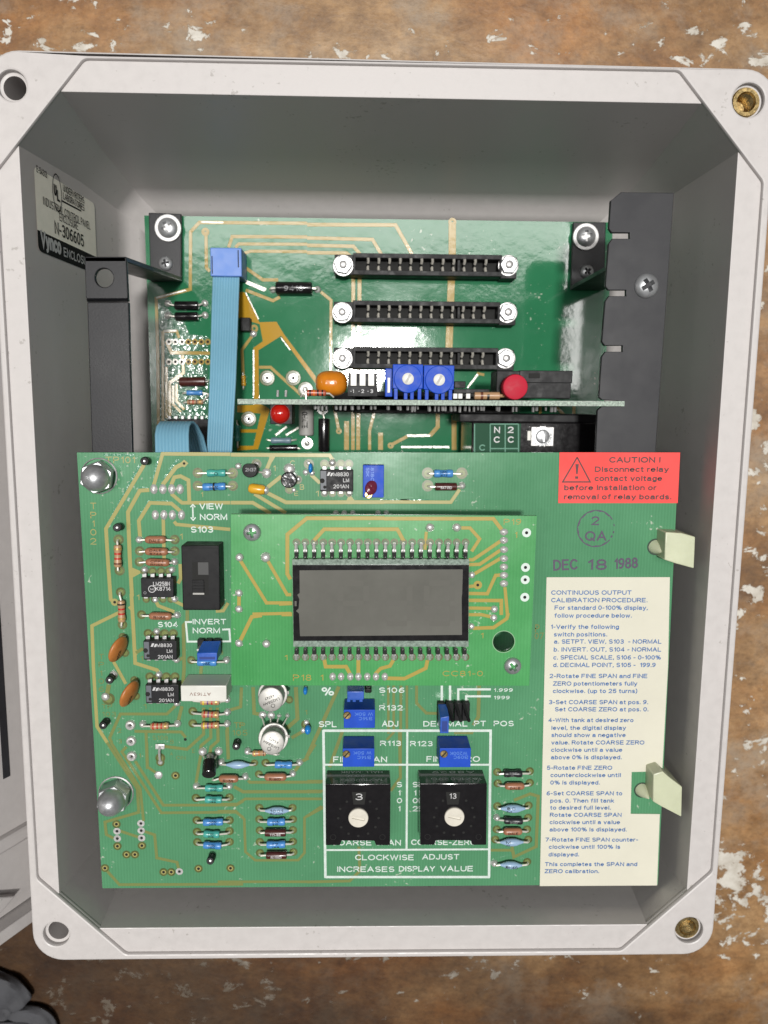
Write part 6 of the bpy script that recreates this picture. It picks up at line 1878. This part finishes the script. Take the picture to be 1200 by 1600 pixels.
# ---- acorn nuts
def acorn(bx, by, tx, ty, r, hgt):
    p = W(bx, by, H_M); t = W(tx, ty, H_M - hgt); ax = (t - p)
    mb = MB(); L_ = ax.length
    mb.lathe(up(p, .02), (0, 0, 1), [(0, r * 1.12), (.5, r * 1.12), (.7, r * 1.05)], NICKEL, 28, cap=False)
    mb.lathe(up(p, .4), ax, [(0, r), (L_ * .5, r), (L_ * .56, r * .92), (L_ * .56, 0)], STEEL, 6, phase=.35, smooth=False)
    n = 7; r2 = r * .82
    mb.lathe(up(p, .4) + ax.normalized() * (L_ * .5), ax, [(0, r2)] + [(L_ * .08 + L_ * .42 * math.sin(k / n * math.pi / 2), r2 * math.cos(k / n * math.pi / 2) if k < n else 0) for k in range(n + 1)], STEEL, 28)
    part(mb, 'acorn_nut', MBd, STEEL)


acorn(155.5, 743.5, 146, 749, 5.0, 10)
acorn(182, 1238, 169, 1263, 5.1, 12)

# ================================================================== NYLON BOARD SUPPORTS
for lbl, pts, spk in (('short white nylon clip gripping the board edge beside the purple stamp', [(858, 606), (965, 612), (1057, 638), (1048, 850), (930, 818), (850, 792)], (790, 705, 838, 738)),
                      ('long white nylon clip gripping the board edge in the notch of the cream label', [(862, 385), (925, 365), (962, 400), (1055, 470), (1050, 672), (912, 600), (858, 568)], (785, 490, 828, 545))):
    c = 'D' if 'purple' in lbl else 'L'
    base = q(c, 950, 700 if c == 'D' else 500, H_M + 3)
    t = thing('board_support', lbl, 'clip', base * S, 'nylon clips along the board edge')
    bd = Board(t, H_M)
    mb = MB(); P_ = [q(c, x, y, H_M - 7) for x, y in pts]
    mb.prism([(p.x, p.y) for p in P_][::-1], ZM - 9, ZM + 7, NYLON, .35) if c == 'D' else mb.prism([(p.x, p.y) for p in P_][::-1], ZM - 9, ZM + 7, NYLON, .35)
    part(mb, 'grip', bd, NYLON)
    p = q(c, spk[0], spk[1], H_M); e = q(c, spk[2], spk[3], H_M - 4.5); k = mmpx(c, H_M)
    mb = MB(); mb.lathe(p - Vector((0, 0, .2)), e - p, [(0, 50 * k), (.8, 44 * k), (2.0, 36 * k), (3.4, 20 * k), ((e - p).length + .4, 4 * k), ((e - p).length + .5, 0)], NYLON, 14); part(mb, 'spike', bd, NYLON)
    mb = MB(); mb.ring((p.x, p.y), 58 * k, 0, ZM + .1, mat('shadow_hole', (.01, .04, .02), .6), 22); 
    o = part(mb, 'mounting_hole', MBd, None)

# ================================================================== DISPLAY BOARD
dt = thing('display_board', 'small bright green board carrying the blank grey number display', 'circuit board', (0.005, -0.057, (CAMH - H_L - 1.6) * S))
DB = Board(dt, H_L); ZL = DB.z
mb = MB()
hc_ = q('G', 863, 197, H_L); hk = mmpx('G', H_L)
plate(mb, [[tuple(W(*p, H_L)[:2]) for p in ((360.5, 803.5), (839, 806), (827, 1071.5), (361.5, 1071))], circle(hc_, 80 * hk, 32)], ZL - 1.6, ZL, PCB_L, .06)
part(mb, 'board_panel', DB, PCB_L)
mb = MB()
for c, w, pts in [('B', 22, [(402, 922), (381, 885), (382, 622), (512, 513), (1030, 513)]), ('C', 23, [(0, 555), (788, 556), (858, 648)]), ('B', 21, [(560, 662), (628, 587), (1118, 587), (1162, 668)]), ('B', 19, [(66, 795), (242, 1080), (405, 1080)]), ('B', 19, [(248, 795), (380, 1025), (408, 1025)]), ('B', 20, [(58, 1020), (57, 1108)]), ('B', 18, [(148, 1155), (408, 1150)]),
                  ('C', 18, [(305, 650), (295, 780)]), ('C', 20, [(558, 622), (620, 623), (690, 702), (632, 792)]), ('C', 21, [(848, 712), (642, 852), (612, 852)]), ('C', 21, [(840, 782), (690, 885), (612, 887)]), ('C', 21, [(840, 842), (650, 955)]), ('C', 20, [(612, 1045), (660, 1040)]), ('C', 21, [(840, 962), (805, 965), (745, 1097), (612, 1095)]), ('C', 22, [(612, 1145), (846, 1146), (846, 1250)]), ('C', 20, [(612, 1200), (790, 1203)]), ('C', 20, [(872, 1050), (890, 1246)]), ('G', 22, [(896, -10), (885, 30), (790, 95), (640, 100)]), ('G', 20, [(610, 2), (705, 2), (790, 22)]),
                  ('M', 19, [(-15, 388), (62, 385)]), ('M', 19, [(0, 450), (62, 450)]), ('E', 22, [(1180, 315), (1260, 150), (1330, 140)]), ('M', 19, [(250, 715), (258, 756), (378, 756), (402, 800)]), ('M', 20, [(450, 705), (450, 800)]), ('M', 18, [(655, 718), (635, 752), (580, 767), (548, 800)]), ('M', 19, [(855, 718), (845, 765), (720, 826), (615, 824)])]:
    track(mb, c, pts, w, DB, TR_L)
k = mmpx('C', H_L)
for x, y in [(1028, 657), (1020, 907), (1018, 996), (1015, 1122)]:
    p = q('C', x, y, H_L); mb.ring(p, 33 * k, 0, ZL + .07, SILK, 24); mb.ring(p, 12 * k, 0, ZL + .085, HOLE, 14)
p = q('C', 676, 1034, H_L); mb.ring(p, 32 * k, 0, ZL + .07, TR_L, 20); mb.ring(p, 11 * k, 0, ZL + .085, HOLE, 14)
mb.ring(hc_, 86 * hk, 80.2 * hk, ZL + .03, mat('hole_rim', (.25, .45, .25), .4), 32)
for a in [('P19', 'C', 862, 988, 600, 44), ('1', 'C', 945, 960, 695, 46), ('1', 'G', 698, 716, 172, 42), ('P18', 'F', 505, 628, 272, 44), ('1', 'F', 690, 708, 272, 44), ('1', 'F', 450, 468, 135, 38), ('CC81-0', 'G', 422, 712, 445, 42)]: wr(mb, *a, H_L, TR_L, .055, .0)
for y0, y1, yc in ((12, 40, 28), (668, 715, 700)):
    for i in range(20):
        p = q('M', 88 + i * 52.1, yc, H_L); mb.ring(p, 24 * mmpx('M', H_L), 0, ZL + .068, BARE, 18)
part(mb, 'printed_tracks', DB)
# through joints
for c, x, y, r in [('B', 60, 775, 1.45), ('B', 238, 775, 1.75), ('B', 58, 1012, 1.35), ('B', 58, 1120, 1.35), ('C', 330, 617, 1.5), ('C', 525, 617, 1.5), ('C', 795, 1208, 1.3), ('G', 792, 22, 1.3), ('E', 1172, 332, 1.4), ('F', 150, 22, 1.0), ('F', 328, 25, 1.45), ('G', 630, 85, 1.2), ('C', 632, 962, 1.2)]:
    p = q(c, x, y, H_L); solder_blob(DB, p, r * .8, r * .7)
for y in (655, 715, 782, 847, 908, 968, 1028): pin_joint(DB, 'C', 868, y, 66, 54)
for x in (298, 348, 402, 450, 502, 553, 605): pin_joint(DB, 'M', x, 820, 42, 52)
screw(q('B', 145, 608, H_L - .3) - Vector(dt.location) / S, 2.55, dt, .15)
screw(q('G', 928, 372, H_L - .3) - Vector(dt.location) / S, 2.55, dt, .6)
# the display: glass sandwich on two rows of pins
hg = H_L - 4.2
lcd_o = None
mb = MB()
a, b, c_, d = [q('M', x, y, hg + .9) for x, y in ((62, 128), (1100, 128), (1096, 640), (68, 640))]
mb.hull8([Vector((p.x, p.y, CAMH - hg - .9)) for p in (d, c_, b, a)], [Vector((p.x, p.y, CAMH - hg - 2.0)) for p in (d, c_, b, a)], GLASSEDGE, .1)
disp = part(mb, 'display', DB, GLASSEDGE)
mb = MB()
a, b, c_, d = [q('M', x, y, hg) for x, y in ((64, 162), (1098, 162), (1094, 606), (70, 606))]
mb.hull8([Vector((p.x, p.y, CAMH - hg)) for p in (d, c_, b, a)], [Vector((p.x, p.y, CAMH - hg - 1.0)) for p in (d, c_, b, a)], BLKGLOSS, .12)
part(mb, 'bezel', DB, BLKGLOSS, disp)
mb = MB()
o_ = [(105, 192), (1062, 186), (1058, 330), (1055, 350), (1057, 570), (108, 578), (102, 445), (84, 430), (100, 415), (104, 360), (92, 335), (106, 325)]
plate(mb, [rounded([tuple(q('M', x, y, hg)[:2]) for x, y in o_[::-1]], .12, 2)], CAMH - hg - .05, CAMH - hg + .012, GLASS, 0)
scr = part(mb, 'screen', DB, GLASS, disp)
# faint dead segments seen in the glass
mb = MB(); GH = mat('faint_segment', (0.153, 0.150, 0.133), 0.12)
for x0 in (345, 600, 850):
    for (u0, v0, u1, v1) in ((.1, 0, .9, 0), (.1, .5, .9, .5), (.1, 1, .9, 1), (0, .06, 0, .44), (1, .06, 1, .44), (0, .56, 0, .94), (1, .56, 1, .94)):
        a = q('M', x0 + u0 * 150, 268 + v0 * 235, hg); b = q('M', x0 + u1 * 150, 268 + v1 * 235, hg)
        w = Vector((0, .8, 0)) if v0 == v1 else Vector((.8, 0, 0))
        z = Vector((0, 0, .018))
        mb.face([a - w + z, b - w + z, b + w + z, a + w + z], GH)
part(mb, 'segment_pattern', DB, GH, scr)
mb = MB(); a = q('M', 76, 372, hg); b = q('M', 88, 402, hg); mb.box(a.x, b.x, b.y, a.y, CAMH - hg - .3, CAMH - hg + .03, GLASS, .01); part(mb, 'seal', DB, GLASS, disp)
for row, (ya, yj, yb_) in enumerate(((35, 72, 118), (700, 690, 650))):
    for i in range(20):
        x = 86 + i * 52.2 if row == 0 else 87 + i * 51.9
        P0 = q('M', x, ya, H_L); k = mmpx('M', H_L)
        mb = MB()
        e = q('M', x, yb_, hg + 1.2)
        n_ = (1 if row == 0 else -1)
        J = q('M', x, yj, H_L - 2.2)
        mb.tube([P0, up(P0, 1.4), J, e], .52, SOLDER, 8)
        mb.lathe((P0.x, P0.y, ZL + .04), (0, 0, 1), [(0, 1.0), (.5, .75), (1.2, .5), (1.2, 0)], SOLDER, 12)
        g = q('M', x, 78 if row == 0 else 682, H_L - 2.4)
        mb.box(g.x - .62, g.x + .62, g.y - .5, g.y + .5, g.z - .3, g.z + .3, SOLDER, .22)
        part(mb, 'display_pin', DB, SOLDER, disp)
        mb = MB(); g = q('M', x, 104 if row == 0 else 668, hg + .85); mb.box(g.x - .56, g.x + .56, g.y - .85, g.y + .85, g.z - .2, g.z + .06, HOLE, .03); part(mb, 'pin_slot', DB, HOLE, disp)
